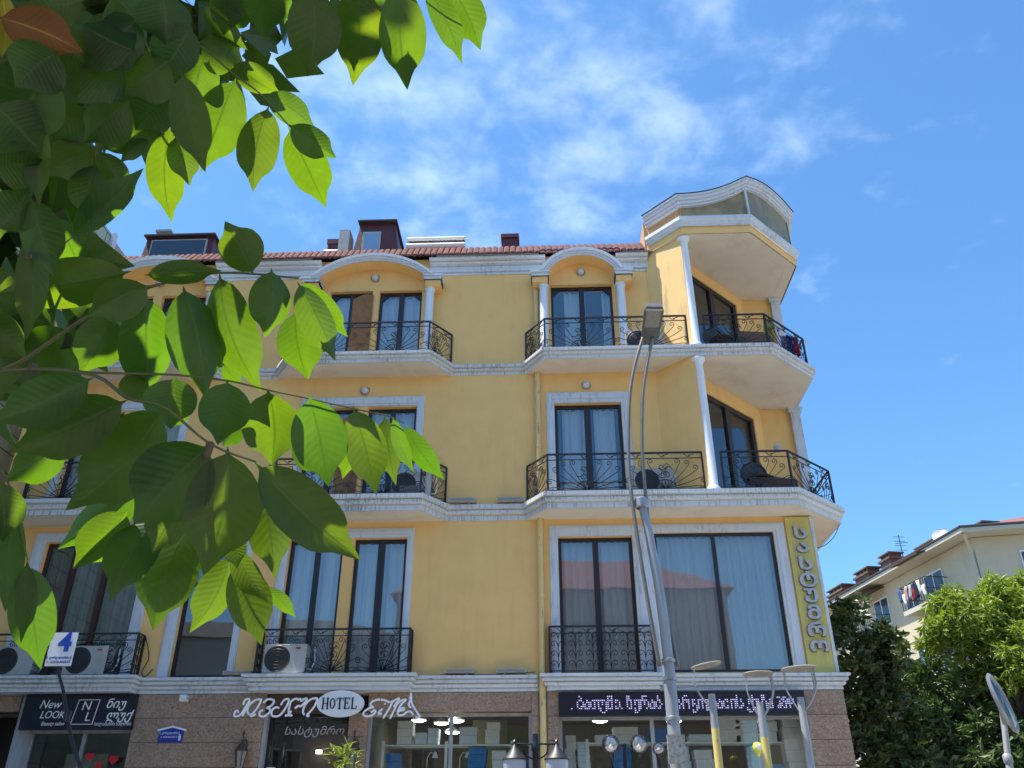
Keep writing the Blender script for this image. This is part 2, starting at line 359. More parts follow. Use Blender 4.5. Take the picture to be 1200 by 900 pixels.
M['bark'] = mat('walnut bark', (.12,.10,.075), .9, noise=.4, nscale=20, bump=.6, bscale=30)
M['twig'] = mat('green brown leaf stalk', (.12,.13,.045), .6, noise=.3, nscale=30)
M['cream'] = stained('cream render', (.56,.49,.36), (.30,.25,.18), lo=.56, hi=.76, scale=(2,2,.4), amount=.5, rough=.9)
M['soffit_pale'] = mat('pale eave boards', (.50,.46,.38), .8)
M['slate'] = mat('dark eave edge', (.05,.045,.045), .8)
M['brick'] = mat('brown chimney brick', (.15,.11,.085), .9, noise=.4, nscale=8, bump=.4, bscale=20)
M['greenwall'] = stained('pale green tiled wall', (.46,.52,.40), (.28,.30,.22), lo=.5, hi=.7, scale=(2,2,.6), amount=.7, rough=.8)
M['beigewall'] = stained('beige stained wall', (.44,.36,.28), (.26,.21,.17), lo=.5, hi=.7, scale=(2,2,.6), amount=.7, rough=.9)
M['leaf'] = leaf_mat('walnut leaf', (.008,.027,.008), (.31,.60,.014), .28)
M['leaf_yellow'] = leaf_mat('turning orange leaf', (.15,.075,.01), (.35,.16,.01), .3)
M['leaf_lemon'] = leaf_mat('turning yellow leaf', (.32,.30,.03), (.5,.45,.03), .4)
LEAVES = [(-0.422,-14.066,2.131,-0.44,-13.98,2.05,0.053,-6,0,0),(-0.385,-14.063,2.14,-0.365,-14.003,2.039,0.059,-16,0,0),(-0.353,-14.052,2.165,-0.316,-13.975,2.061,0.052,14,0,0),
(-0.316,-14.047,2.163,-0.338,-14.09,2.2,0.047,-14,0,0),(-0.273,-14.013,2.179,-0.232,-13.95,2.144,0.031,19,0,0),(-0.289,-14.068,2.156,-0.298,-14.03,2.095,0.045,-19,0,0),
(-0.266,-14.048,2.152,-0.232,-13.99,2.089,0.04,-25,0,0),(-0.402,-14.112,2.117,-0.33,-14.103,2.127,0.025,12,0,0),(-0.406,-14.088,2.122,-0.454,-14.099,2.078,0.044,16,0,0),
(-0.298,-13.948,2.184,-0.29,-13.89,2.122,0.056,20,0,0),(-0.469,-14.022,2.191,-0.602,-14.035,2.156,0.055,-6,0,0),(-0.484,-14.018,2.138,-0.515,-13.992,2.076,0.051,4,0,0),
(-0.546,-14.1,2.198,-0.559,-14.037,2.096,0.032,-10,0,0),(-0.389,-14.17,1.965,-0.45,-14.191,1.913,0.041,-6,1,0),(-0.371,-14.139,1.959,-0.459,-14.142,1.91,0.05,-5,1,0),
(-0.35,-14.111,1.965,-0.434,-14.08,1.882,0.069,23,1,0),(-0.31,-14.089,1.938,-0.373,-14.071,1.87,0.071,2,1,0),(-0.297,-14.08,1.939,-0.311,-14.049,1.83,0.067,5,1,0),
(-0.273,-14.07,1.927,-0.183,-14.006,1.855,0.054,-12,1,0),(-0.312,-13.938,1.967,-0.288,-13.918,1.864,0.045,-8,0,0),(-0.494,-14.014,1.979,-0.549,-14.01,1.939,0.041,12,0,0),
(-0.438,-13.967,1.92,-0.492,-13.945,1.867,0.045,-12,0,0),(-0.414,-13.941,1.922,-0.441,-13.952,1.833,0.05,14,0,0),(-0.427,-13.964,1.958,-0.517,-13.938,1.892,0.045,22,0,0),
(-0.365,-14.0,1.92,-0.396,-13.978,1.872,0.04,13,1,0),(-0.324,-13.975,1.893,-0.313,-13.965,1.858,0.023,0,1,0),(-0.389,-13.922,1.919,-0.409,-13.914,1.812,0.066,26,0,0),
(-0.345,-13.906,1.89,-0.376,-13.898,1.812,0.043,-27,0,0),(-0.337,-13.906,1.885,-0.304,-13.888,1.801,0.045,8,0,0),(-0.314,-13.875,1.864,-0.284,-13.842,1.838,0.016,6,0,0),
(-0.331,-13.939,1.889,-0.292,-13.924,1.836,0.027,10,1,0),(-0.494,-14.025,1.848,-0.486,-13.973,1.762,0.04,-7,0,0),(-0.512,-14.043,1.899,-0.503,-14.024,1.804,0.03,-10,0,0),
(-0.49,-14.033,1.847,-0.493,-14.003,1.779,0.019,22,0,0),(-0.511,-14.075,1.911,-0.511,-14.045,1.863,0.035,14,0,0),(-0.329,-14.034,2.038,-0.333,-14.019,1.973,0.05,3,1,0),
(-0.297,-14.002,2.044,-0.3,-13.946,1.982,0.063,12,1,0),(-0.252,-13.998,2.038,-0.233,-13.952,1.954,0.058,1,1,0),(-0.21,-13.97,2.038,-0.185,-13.931,1.952,0.045,-12,1,0),
(-0.166,-13.964,2.027,-0.147,-13.915,1.982,0.018,-17,1,0),(-0.373,-14.057,2.03,-0.374,-14.043,1.979,0.05,3,1,0),(-0.187,-13.905,2.06,-0.173,-13.88,1.983,0.027,-17,0,0),
(-0.166,-13.897,2.051,-0.121,-13.854,1.999,0.026,10,0,0),(-0.285,-13.916,2.038,-0.255,-13.898,1.987,0.036,0,0,0),(-0.226,-13.9,2.047,-0.241,-13.86,2.0,0.03,-10,0,0),
(-0.347,-13.933,2.036,-0.366,-13.925,2.013,0.026,23,0,0),(-0.359,-13.987,2.084,-0.342,-13.966,2.071,0.02,19,0,0),(-0.453,-14.012,2.061,-0.434,-13.996,2.035,0.031,-17,0,0),
(-0.404,-13.973,2.014,-0.393,-13.988,2.038,0.023,-19,0,0),(-0.317,-14.088,2.381,-0.337,-14.041,2.295,0.048,14,0,0),(-0.3,-14.064,2.371,-0.272,-13.973,2.327,0.051,17,0,0),
(-0.352,-14.13,2.407,-0.312,-14.08,2.41,0.035,25,0,0),(-0.323,-14.098,2.388,-0.277,-14.041,2.39,0.037,-22,0,0),(-0.294,-14.078,2.359,-0.242,-14.052,2.33,0.036,-16,0,0),
(-0.359,-14.098,2.419,-0.409,-14.033,2.337,0.058,10,0,0),(-0.39,-14.12,2.438,-0.407,-14.092,2.385,0.05,-5,0,0),(-0.393,-14.135,2.44,-0.352,-14.106,2.433,0.054,-21,0,0),
(-0.386,-14.163,2.467,-0.346,-14.117,2.446,0.027,10,0,0),(-0.34,-14.164,2.483,-0.363,-14.125,2.467,0.032,24,0,0),(-0.357,-14.184,2.474,-0.368,-14.134,2.451,0.037,12,0,0),
(-0.382,-14.174,2.343,-0.365,-14.112,2.261,0.04,-1,1,0),(-0.284,-14.244,2.401,-0.293,-14.19,2.376,0.044,23,0,0),(-0.235,-14.228,2.407,-0.247,-14.165,2.344,0.055,0,0,0),
(-0.19,-14.222,2.426,-0.21,-14.121,2.379,0.05,4,0,0),(-0.144,-14.22,2.419,-0.143,-14.14,2.348,0.052,19,0,0),(-0.118,-14.21,2.424,-0.082,-14.16,2.361,0.028,-4,0,0),
(-0.178,-14.174,2.477,-0.178,-14.121,2.451,0.025,-23,0,0),(-0.104,-14.17,2.487,-0.066,-14.121,2.429,0.042,-1,0,0),(-0.287,-14.178,2.479,-0.293,-14.143,2.456,0.014,-6,0,0),
(-0.231,-14.169,2.487,-0.23,-14.135,2.447,0.012,-8,0,0),(-0.509,-14.092,2.317,-0.548,-14.102,2.268,0.049,14,0,0),(-0.506,-14.089,2.296,-0.511,-14.063,2.233,0.04,-13,0,0),
(-0.503,-14.096,2.309,-0.486,-14.052,2.273,0.033,0,0,0),(-0.533,-14.052,2.217,-0.454,-14.083,2.286,0.039,26,0,0),(-0.503,-14.096,2.308,-0.438,-14.111,2.369,0.056,-23,0,0),
(-0.427,-14.094,2.348,-0.453,-13.995,2.291,0.043,10,0,0),(-0.419,-14.083,2.352,-0.412,-14.049,2.297,0.035,-6,0,0),(-0.503,-14.116,2.343,-0.551,-14.118,2.311,0.045,5,0,0),
(-0.56,-14.058,2.246,-0.546,-14.004,2.211,0.038,7,0,0),(-0.447,-14.095,2.325,-0.472,-14.094,2.291,0.019,15,0,0),(-0.472,-14.241,2.278,-0.529,-14.2,2.237,0.073,18,1,0),
(-0.54,-14.184,2.196,-0.501,-14.173,2.216,0.057,27,1,0),(-0.514,-14.16,2.185,-0.516,-14.086,2.143,0.042,-19,1,0),(-0.493,-14.202,2.245,-0.507,-14.151,2.182,0.026,26,1,0),
(-0.546,-14.146,2.152,-0.514,-14.164,2.189,0.042,-4,1,0),(-0.462,-14.25,2.286,-0.501,-14.239,2.252,0.054,-11,1,0),(-0.526,-14.231,2.24,-0.492,-14.194,2.211,0.066,-18,1,0),
(-0.516,-14.276,2.305,-0.448,-14.243,2.294,0.045,-6,0,1),(-0.504,-14.297,2.319,-0.527,-14.242,2.293,0.022,-16,0,2),(-0.421,-14.199,2.345,-0.469,-14.222,2.359,0.068,25,0,0),
(-0.464,-14.24,2.375,-0.508,-14.257,2.342,0.046,-14,0,0),(-0.444,-14.234,2.395,-0.431,-14.178,2.392,0.068,-26,0,0),(-0.39,-14.233,2.394,-0.395,-14.194,2.363,0.057,-13,0,0),
(-0.42,-14.21,2.385,-0.476,-14.193,2.335,0.058,15,0,0),(-0.393,-14.181,2.351,-0.439,-14.166,2.318,0.062,26,0,0),(-0.48,-14.194,2.334,-0.456,-14.165,2.308,0.06,-21,0,0),
(-0.492,-14.222,2.346,-0.469,-14.189,2.333,0.052,-7,0,0),(-0.443,-14.157,2.316,-0.489,-14.139,2.279,0.055,26,0,0),(-0.368,-14.2,2.382,-0.407,-14.166,2.344,0.05,-13,0,0),
(-0.398,-14.148,2.337,-0.444,-14.127,2.308,0.05,-20,0,0),(-0.556,-14.165,2.459,-0.522,-14.103,2.456,0.056,-27,0,0),(-0.615,-14.133,2.48,-0.642,-14.092,2.427,0.038,0,0,0),
(-0.611,-14.165,2.503,-0.564,-14.118,2.53,0.052,-24,1,0),(-0.624,-14.152,2.498,-0.563,-14.128,2.491,0.045,-6,0,0),(-0.673,-14.131,2.591,-0.695,-14.103,2.523,0.047,-11,0,0),
(-0.677,-14.146,2.48,-0.634,-14.106,2.501,0.045,23,1,0),(-0.67,-14.137,2.611,-0.663,-14.07,2.579,0.054,11,1,0),(-0.698,-14.078,2.658,-0.653,-14.017,2.69,0.055,27,0,0),
(-0.704,-14.113,2.625,-0.724,-14.079,2.567,0.048,24,0,0),(-0.61,-14.154,2.518,-0.577,-14.082,2.489,0.059,13,0,0),(-0.634,-14.14,2.436,-0.634,-14.072,2.373,0.068,23,0,0),
(-0.7,-13.945,2.274,-0.721,-13.893,2.195,0.058,18,0,0),(-0.762,-13.874,2.288,-0.749,-13.826,2.225,0.048,0,0,0),(-0.72,-13.976,2.38,-0.718,-13.933,2.311,0.043,-2,0,0),
(-0.588,-14.119,2.42,-0.639,-14.113,2.338,0.058,-8,1,0),(-0.786,-13.744,2.296,-0.829,-13.704,2.244,0.045,-13,1,0),(-0.775,-13.834,2.237,-0.735,-13.769,2.23,0.051,13,1,0),
(-0.579,-14.028,2.53,-0.658,-14.014,2.501,0.043,7,0,0),(-0.562,-14.08,2.48,-0.634,-14.062,2.435,0.049,-14,0,0),(-0.604,-14.139,2.413,-0.558,-14.059,2.427,0.061,-3,1,0),
(-0.696,-13.946,2.207,-0.629,-13.909,2.197,0.056,-20,1,0),(-0.628,-13.923,2.218,-0.683,-13.886,2.146,0.05,3,1,0),(-0.662,-13.858,2.235,-0.63,-13.816,2.139,0.055,18,1,0),
(-0.742,-13.871,2.3,-0.759,-13.788,2.229,0.058,-25,1,0),(-0.678,-13.976,2.18,-0.628,-13.932,2.132,0.047,12,1,0),(-0.674,-13.935,2.177,-0.68,-13.881,2.108,0.05,-15,1,0),
(-0.656,-13.864,2.263,-0.711,-13.888,2.198,0.061,-24,1,0),(-0.703,-13.902,2.23,-0.704,-13.877,2.146,0.053,-24,0,0),(-0.587,-13.859,2.256,-0.646,-13.843,2.201,0.044,21,1,0),
(-0.754,-13.847,2.234,-0.715,-13.811,2.18,0.039,8,1,0),(-0.733,-13.891,2.227,-0.689,-13.853,2.187,0.045,14,1,0),(-0.654,-13.869,2.264,-0.586,-13.826,2.251,0.052,-27,0,0),
(-0.607,-13.772,2.309,-0.662,-13.748,2.233,0.055,22,0,0),(-0.611,-13.765,2.308,-0.64,-13.751,2.228,0.05,-15,1,0),(-0.63,-13.915,2.271,-0.599,-13.824,2.242,0.053,-16,1,0),
(-0.566,-13.865,2.273,-0.549,-13.813,2.203,0.049,-23,1,0),(-0.543,-13.755,2.039,-0.47,-13.698,2.022,0.047,8,0,0),(-0.559,-13.757,2.033,-0.483,-13.728,2.004,0.05,0,0,0),
(-0.494,-13.729,2.073,-0.569,-13.744,2.025,0.056,4,0,0),(-0.598,-13.814,2.013,-0.5,-13.778,1.996,0.054,-13,0,0)]
TWIGS = {'rL': [(-0.626, -14.028, 2.022), (-0.588, -14.02, 2.061), (-0.554, -14.03, 2.073), (-0.484, -14.05, 2.114), (-0.417, -14.066, 2.136), (-0.349, -14.06, 2.157), (-0.264, -14.049, 2.155)], 'rB': [(-0.579, -14.076, 2.025), (-0.493, -14.102, 2.015), (-0.415, -14.129, 1.991), (-0.376, -14.131, 1.965), (-0.344, -14.123, 1.959), (-0.308, -14.094, 1.935), (-0.273, -14.065, 1.929)], 'rC': [(-0.508, -14.08, 2.029), (-0.456, -14.071, 2.028), (-0.421, -14.055, 2.035), (-0.382, -14.038, 2.042), (-0.333, -14.022, 2.043), (-0.296, -14.006, 2.04), (-0.254, -13.99, 2.037), (-0.209, -13.974, 2.032), (-0.174, -13.96, 2.03), (-0.156, -13.944, 2.028)], 'rT': [(-0.449, -14.138, 2.495), (-0.413, -14.141, 2.447), (-0.38, -14.137, 2.418), (-0.355, -14.119, 2.402), (-0.322, -14.099, 2.384), (-0.297, -14.069, 2.366), (-0.291, -14.064, 2.364)], 'rU': [(-0.518, -14.099, 2.425), (-0.501, -14.113, 2.345), (-0.503, -14.105, 2.32), (-0.508, -14.085, 2.297)], 'rS': [(-0.583, -14.011, 2.219), (-0.555, -14.034, 2.218), (-0.538, -14.043, 2.226)], 'rV': [(-0.54, -14.201, 2.348), (-0.523, -14.182, 2.268), (-0.524, -14.144, 2.197), (-0.527, -14.116, 2.143)], 'rM': [(-0.345, -14.027, 1.905), (-0.367, -13.981, 1.912), (-0.385, -13.932, 1.914), (-0.365, -13.917, 1.896), (-0.342, -13.905, 1.886), (-0.313, -13.887, 1.861)], 'rA': [(-0.522, -14.101, 2.564), (-0.49, -14.078, 2.495), (-0.437, -14.088, 2.39), (-0.433, -14.083, 2.359)], 'rR': [(-0.296, -14.232, 2.432), (-0.24, -14.218, 2.428), (-0.193, -14.217, 2.44), (-0.147, -14.208, 2.443), (-0.103, -14.181, 2.479)], 'rD': [(-0.557, -14.051, 1.96), (-0.525, -14.052, 1.927), (-0.509, -14.04, 1.892), (-0.493, -14.027, 1.848)]}
GAPPTS = [(-0.398, -13.917, 1.85), (-0.361, -13.9, 1.845), (-0.324, -13.885, 1.839), (-0.176, -13.905, 2.01), (-0.138, -13.899, 2.012), (-0.227, -13.915, 2.007), (-0.327, -13.991, 2.089), (-0.265, -13.94, 2.141), (-0.33, -14.046, 2.33), (-0.279, -14.028, 2.332), (-0.084, -14.155, 2.424), (-0.479, -14.001, 1.787), (-0.282, -13.941, 2.028), (-0.371, -14.006, 2.081), (-0.464, -13.958, 1.875), (-0.43, -13.939, 1.871)]
INNER = [((-0.925, -13.797, 2.922), 0.22, 60), ((-0.865, -13.719, 3.043), 0.22, 60), ((-0.748, -13.697, 3.091), 0.2, 50), ((-0.917, -13.726, 2.87), 0.15, 40), ((-0.888, -13.619, 3.093), 0.15, 40), ((-0.946, -13.72, 2.685), 0.1, 30), ((-0.913, -13.713, 2.535), 0.1, 24), ((-0.913, -13.642, 2.446), 0.1, 24), ((-0.828, -13.647, 2.338), 0.1, 20), ((-0.976, -13.795, 2.731), 0.2, 50), ((-0.907, -13.769, 2.421), 0.15, 40), ((-0.759, -13.568, 3.122), 0.15, 30), ((-0.874, -13.795, 3.092), 0.3, 80), ((-0.683, -13.769, 3.172), 0.3, 70)]
# ================================================================== ground
def struct(name, mb, m): o = mb.build(name, m, kind='structure'); return o
g = MB(); g.box(-900,-900,-.5,900,900,-.05); struct('ground', g, M['ground'])
g = MB(); g.box(-60,-12.2,-.04,60,-5.8,.0); struct('road', g, M['asphalt'])
g = MB(); g.box(-60,-5.62,-.04,60,9,.12); struct('pavement', g, M['paving'])
g = MB(); g.box(-60,-24.9,-.04,60,-12.38,.12); struct('pavement', g, M['paving'])
for i, y in enumerate((-5.8, -12.38)):
    g = MB(); g.box(-60,y,-.04,60,y+.18,.135); struct('kerb', g, M['kerb'])
g = MB()
g.box(-9,-16.5,.10,.6,-12.6,.16); struct('bounce_damping_bed', g, mat('dark bounce damping soil', (.045,.038,.028), .95, noise=.4, nscale=3))  # dark bed added out of view to damp ground bounce onto the leaves
g = MB()
for k in range(14): g.box(-40+k*6,-9.08,.004,-37+k*6,-8.96,.008)
struct('road_marking', g, M['white'])

# ================================================================== the hotel
H = thing('hotel_building', 'yellow four storey corner hotel with white mouldings, arched dormers and wrought iron balconies', 'building', (0, 0, 0))
Z1, Z2, Z3, ZC = 4.0, 6.98, 10.04, 12.53
XL, XR = -10.3, 4.78

def wall_grid(mb, x0, x1, z0, z1, holes, y0=0.0, y1=.3):
    xs = sorted({x0, x1, *[h[0] for h in holes], *[h[1] for h in holes]}); zs = sorted({z0, z1, *[h[2] for h in holes], *[h[3] for h in holes]})
    def solid(i, j):
        if i < 0 or j < 0 or i >= len(xs)-1 or j >= len(zs)-1: return False
        cx, cz = (xs[i]+xs[i+1])/2, (zs[j]+zs[j+1])/2
        return not any(h[0] < cx < h[1] and h[2] < cz < h[3] for h in holes)
    for i in range(len(xs)-1):
        for j in range(len(zs)-1):
            if not solid(i, j): continue
            a, b, c, d = xs[i], xs[i+1], zs[j], zs[j+1]
            mb.add([(a,y0,c),(b,y0,c),(b,y0,d),(a,y0,d)], [(0,1,2,3)])
            mb.add([(a,y1,c),(b,y1,c),(b,y1,d),(a,y1,d)], [(3,2,1,0)])
            if not solid(i-1,j): mb.add([(a,y0,c),(a,y1,c),(a,y1,d),(a,y0,d)], [(3,2,1,0)])
            if not solid(i+1,j): mb.add([(b,y0,c),(b,y1,c),(b,y1,d),(b,y0,d)], [(0,1,2,3)])
            if not solid(i,j-1): mb.add([(a,y0,c),(b,y0,c),(b,y1,c),(a,y1,c)], [(3,2,1,0)])
            if not solid(i,j+1): mb.add([(a,y0,d),(b,y0,d),(b,y1,d),(a,y1,d)], [(0,1,2,3)])

AX = -8.2   # axis of the leftmost bay; C bay axis -3.56; D bay axis .88
h1 = [(-9.17,-7.27,4.27,6.68), (-6.44,-5.43,4.27,6.68), (-4.64,-3.65,4.27,6.68), (-3.45,-2.49,4.27,6.68), (.23,1.56,4.27,6.66), (1.95,4.07,4.29,6.70)]
h2 = [(-9.25,-8.3,7.29,9.36), (-8.1,-7.12,7.29,9.36), (-4.62,-3.63,7.29,9.36), (-3.43,-2.46,7.29,9.36), (.23,1.53,7.29,9.37)]
h3 = [(-9.2,-8.3,10.27,12.16), (-8.1,-7.15,10.27,12.16), (-4.46,-3.56,10.27,12.16), (-3.41,-2.5,10.27,12.16), (.22,1.51,10.27,12.20)]
wm = MB(); wall_grid(wm, XL, XR, 4.2, 7.05, h1); wm.build('wall', M['yellow'], H, label='first floor yellow wall', recalc=False)
wm = MB(); wall_grid(wm, XL, 2.25, 7.05, 10.1, h2); wm.build('wall', M['yellow'], H, label='second floor yellow wall', recalc=False)
wm = MB(); wall_grid(wm, XL, 2.25, 10.1, 12.95, h3); wm.build('wall', M['yellow'], H, label='top floor yellow wall', recalc=False)
# side wall and back of the block
wm = MB(); wm.box(XR-.3,.3,4.2,XR,12,7.0); wm.box(XR-.3,2.53,7.05,XR,12,13.05); wm.box(XL,11.7,0,XR,12,13.05); wm.box(XL,.3,0,XL+.3,11.7,13.05); wm.box(XR-.3,.3,0,XR,12,4.0)
wm.build('side_wall', M['yellow'], H)
# fins that carry the corner columns, and the two walls of the corner recess
for z0, z1, m in ((7.2,10.06,M['yellow']), (10.2,12.95,M['yellow_old'])):
    f = MB(); f.prism([(2.25,.0),(2.93,-.68+.06),(3.06,-.55),(3.0,.0),(2.85,.3),(2.25,.4)], z0, z1); f.build('fin_wall', m, H)
    f = MB(); f.prism([(5.33,1.84),(5.42,1.86),(4.78,2.55),(4.5,2.55),(4.45,2.1),(4.70,1.80)], z0, z1); f.build('fin_wall', M['yellow'], H)
# recess wall with its door opening: runs at 45 degrees from (2.7,.15) to (4.63,2.1)
def recess_pt(s, off=0.0):  # s metres along, off into the building
    u = Vector((.6986,.7155)); n = Vector((-.7155,.6986))
    p = Vector((2.98,.02)) + u*s + n*off
    return p
def recess_box(mb, s0, s1, z0, z1, o0, o1):
    P = [recess_pt(s0,o0), recess_pt(s1,o0), recess_pt(s1,o1), recess_pt(s0,o1)]
    mb.prism([(p.x,p.y) for p in P], z0, z1)
RL = 2.41
def corner_recess(zf, ztop, zdoor):
    m = MB(); recess_box(m, -.05, .14, zf, ztop, 0, .25); recess_box(m, 2.12, RL, zf, ztop, 0, .25); recess_box(m, .14, 2.12, zdoor, ztop, 0, .25)
    m.build('recess_wall', M['yellow'], H)
    w = MB()
    recess_box(w, .14,.24, zf, zdoor, .03,.12); recess_box(w, 2.02,2.12, zf, zdoor, .03,.12); recess_box(w, .24,2.02, zdoor-.09, zdoor, .03,.12)
    recess_box(w, 1.08,1.22, zf, zdoor-.09, .025,.125); recess_box(w, .24,2.02, zf, zf+.1, .03,.12)
    W = w.build('window', M['frame'], H, label='dark framed balcony door in the corner recess')
    for a, b in ((.24,1.08),(1.22,2.02)):
        p = MB(); recess_box(p, a, b, zf+.1, zdoor-.09, .07, .08); p.build('pane', M['glass'], W)
    return W
def curtain_mesh(p0, p1, z0, z1, n=7, amp=.035, seed=0, gather=None):
    """wavy cloth between two plan points; gather = (top width factor, bottom width factor)"""
    rnd = random.Random(seed); m = MB(); K = n*8; rows = 7
    a = Vector((p0[0],p0[1])); b = Vector((p1[0],p1[1])); d = b-a; L = d.length; d = d/L; nn = Vector((-d.y,d.x))
    ph = [rnd.uniform(0,6.28) for _ in range(4)]
    for r in range(rows+1):
        z = z1+(z0-z1)*r/rows
        for k in range(K+1):
            t = k/K
            wv = (abs(math.sin(t*n*3.1416+ph[0]+.6*math.sin(t*9+ph[1])))**.7*2-1)*amp*(.7+.5*r/rows) + .3*amp*math.sin(t*n*17+ph[2]+r*.3)
            tt = t
            if gather:
                g0, g1 = gather; kk = r/rows; tt = t*(g0*(1-kk)+g1*kk)
            p = a + d*L*tt + nn*wv
            m.v.append((p.x, p.y, z))
    for r in range(rows):
        for k in range(K):
            i = r*(K+1)+k; m.f.append((i, i+1, i+K+2, i+K+1))
    return m
W = corner_recess(7.25, 10.06, 9.72)
pa, pb = recess_pt(.45,.16), recess_pt(1.95,.20)
curtain_mesh(pa, pb, 7.3, 9.62, 5, .05, 3, gather=(.14,.95)).build('curtain', M['curtain'], W, smooth=True, label='white curtain swept to one side', recalc=False)
W = corner_recess(10.22, 12.92, 12.63)
pa, pb = recess_pt(1.2,.16), recess_pt(2.05,.16)
curtain_mesh(pa, pb, 10.25, 12.5, 5, .03, 4).build('curtain', M['curtain'], W, smooth=True, recalc=False)
for zf, zt in ((7.25,10.06),(10.22,12.92)):
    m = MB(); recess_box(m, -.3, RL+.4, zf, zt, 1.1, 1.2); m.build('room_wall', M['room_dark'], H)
    # return wall with yellow face looking at the street, ending in the far pilaster
    m = MB(); m.prism([(4.655,1.745),(5.33,1.80),(5.34,1.92),(4.66,2.05)], zf, zt); m.build('recess_wall', M['yellow'], H)
    m = MB(); m.box(5.30,1.70,zf,5.50,1.90,zt-.12); m.box(5.27,1.67,zt-.12,5.53,1.93,zt-.06); m.box(5.25,1.65,zt-.06,5.55,1.95,zt); m.build('pilaster', M['trim'], H)
# round corner columns
for z0, z1 in ((7.27, 9.98), (10.25, 12.90)):
    m = MB(); m.lathe([(.12,0),(.12,.05),(.10,.08),(.092,.1),(.082,z1-z0-.12),(.092,z1-z0-.1),(.12,z1-z0-.05),(.14,z1-z0-.03),(.14,z1-z0),(0,z1-z0)], (3.0,-.56,z0), 24); m.build('column', M['column'], H, smooth=35)

# ------------------------------------------------ mouldings
P_slab = [(-.05,0),(.012,0),(.012,.085),(-.01,.09),(-.01,.105),(.045,.115),(.06,.15),(.06,.180),(.035,.185),(.035,.20),(.10,.21),(.10,.285),(.07,.29),(-.02,.29)]
path2 = [(XL,0),(-9.9,0),(-9.5,-.6),(-6.85,-.6),(-6.45,0),(-5.33,0),(-4.93,-.6),(-2.2,-.6),(-1.79,0),(-.35,0),(.05,-.6),(4.42,-.6),(5.45,.4),(5.45,4.75),(4.78,5.15),(4.78,12)]
P3 = [(-.05,0),(.012,0),(.012,.055),(-.01,.06),(-.01,.075),(.045,.085),(.055,.12),(.035,.125),(.035,.14),(.09,.15),(.09,.205),(.06,.21),(-.02,.21)]
def z_prof(p, z): return [(a, b+z) for a, b in p]
for prof, z in ((P_slab, Z2), (P3, Z3)):
    m = MB(); m.sweep(path2, z_prof(prof, z)); m.build('floor_band', M['trim_grimy'], H, label='moulded band streaked with black grime', recalc=False)
# first floor band with its three shallow projections
path1 = [(XL,-.02),(-9.75,-.02),(-9.75,-.30),(-6.92,-.30),(-6.92,-.02),(-4.90,-.02),(-4.90,-.30),(-2.27,-.30),(-2.27,-.02),(-.17,-.02)]
P1 = [(-.05,0.002),(.012,0.002),(.012,.045),(-.01,.05),(-.01,.065),(.05,.075),(.06,.11),(.03,.115),(.03,.13),(.095,.14),(.095,.175),(.07,.18),(.07,.195),(.13,.205),(.13,.245),(-.0,.252)]
m = MB(); m.sweep(path1, z_prof(P1, Z1)); m.build('floor_band', M['trim'], H, recalc=False)
path1b = [(.0,-.02),(.0,-.15),(1.82,-.15),(1.82,-.02),(4.80,-.02),(4.80,12)]
m = MB(); m.sweep(path1b, z_prof(P1, Z1)); m.build('floor_band', M['trim'], H, recalc=False)
m = MB(); m.box(XL,-.015,4.0,XR+.01,.3,4.2); m.build('floor_slab', M['trim'], H)
m = MB(); m.box(-9.75,-.30,4.005,-6.92,-.01,4.245); m.box(-4.90,-.30,4.005,-2.27,-.01,4.245); m.box(0,-.15,4.005,1.82,-.01,4.245); m.build('ledge', M['trim'], H)
# balcony slabs
def slab(poly, z0, z1, name='balcony', label=None): m = MB(); m.prism(poly, z0, z1); return m.build(name, M['soffit'], H, label=label)
polys = {'A': [(-9.9,.1),(-9.9,0),(-9.5,-.6),(-6.85,-.6),(-6.45,0),(-6.45,.1)], 'C': [(-5.33,.1),(-5.33,0),(-4.93,-.6),(-2.2,-.6),(-1.79,0),(-1.79,.1)],
         'D': [(-.35,.1),(-.35,0),(.05,-.6),(4.42,-.6),(5.45,.4),(5.45,4.75),(4.78,5.15),(4.5,5.15),(4.4,2.4),(2.3,.12)]}
B2 = {k: slab(p, Z2+.003, Z2+.27, label={'A':'left second floor balcony','C':'middle second floor balcony','D':'second floor balcony that wraps the corner'}[k]) for k, p in polys.items()}
B3 = {k: slab(p, Z3+.003, Z3+.195, label={'A':'left top balcony','C':'middle top balcony','D':'top balcony that wraps the corner'}[k]) for k, p in polys.items()}
# floors inside
m = MB(); m.box(XL+.3,.3,6.9,2.3,11.7,7.1); m.box(2.3,2.4,6.9,XR-.3,11.7,7.1); m.box(2.3,.3,6.93,XR-.3,2.4,6.975); m.box(XL+.3,.3,9.95,2.3,11.7,10.15); m.box(XL+.3,.3,4.02,XR-.3,11.7,4.2)
m.build('floor', M['room'], H)
m = MB(); m.box(XL+.3,1.25,4.2,XR-.3,1.35,6.9); m.box(XL+.3,1.25,7.1,2.0,1.35,9.95); m.box(XL+.3,1.25,10.15,2.0,1.35,13.0)
for x in (-6.9,-5.0,-1.5,-.1,1.75): m.box(x,.3,4.2,x+.1,1.25,6.9)
m.build('room_wall', M['room'], H)

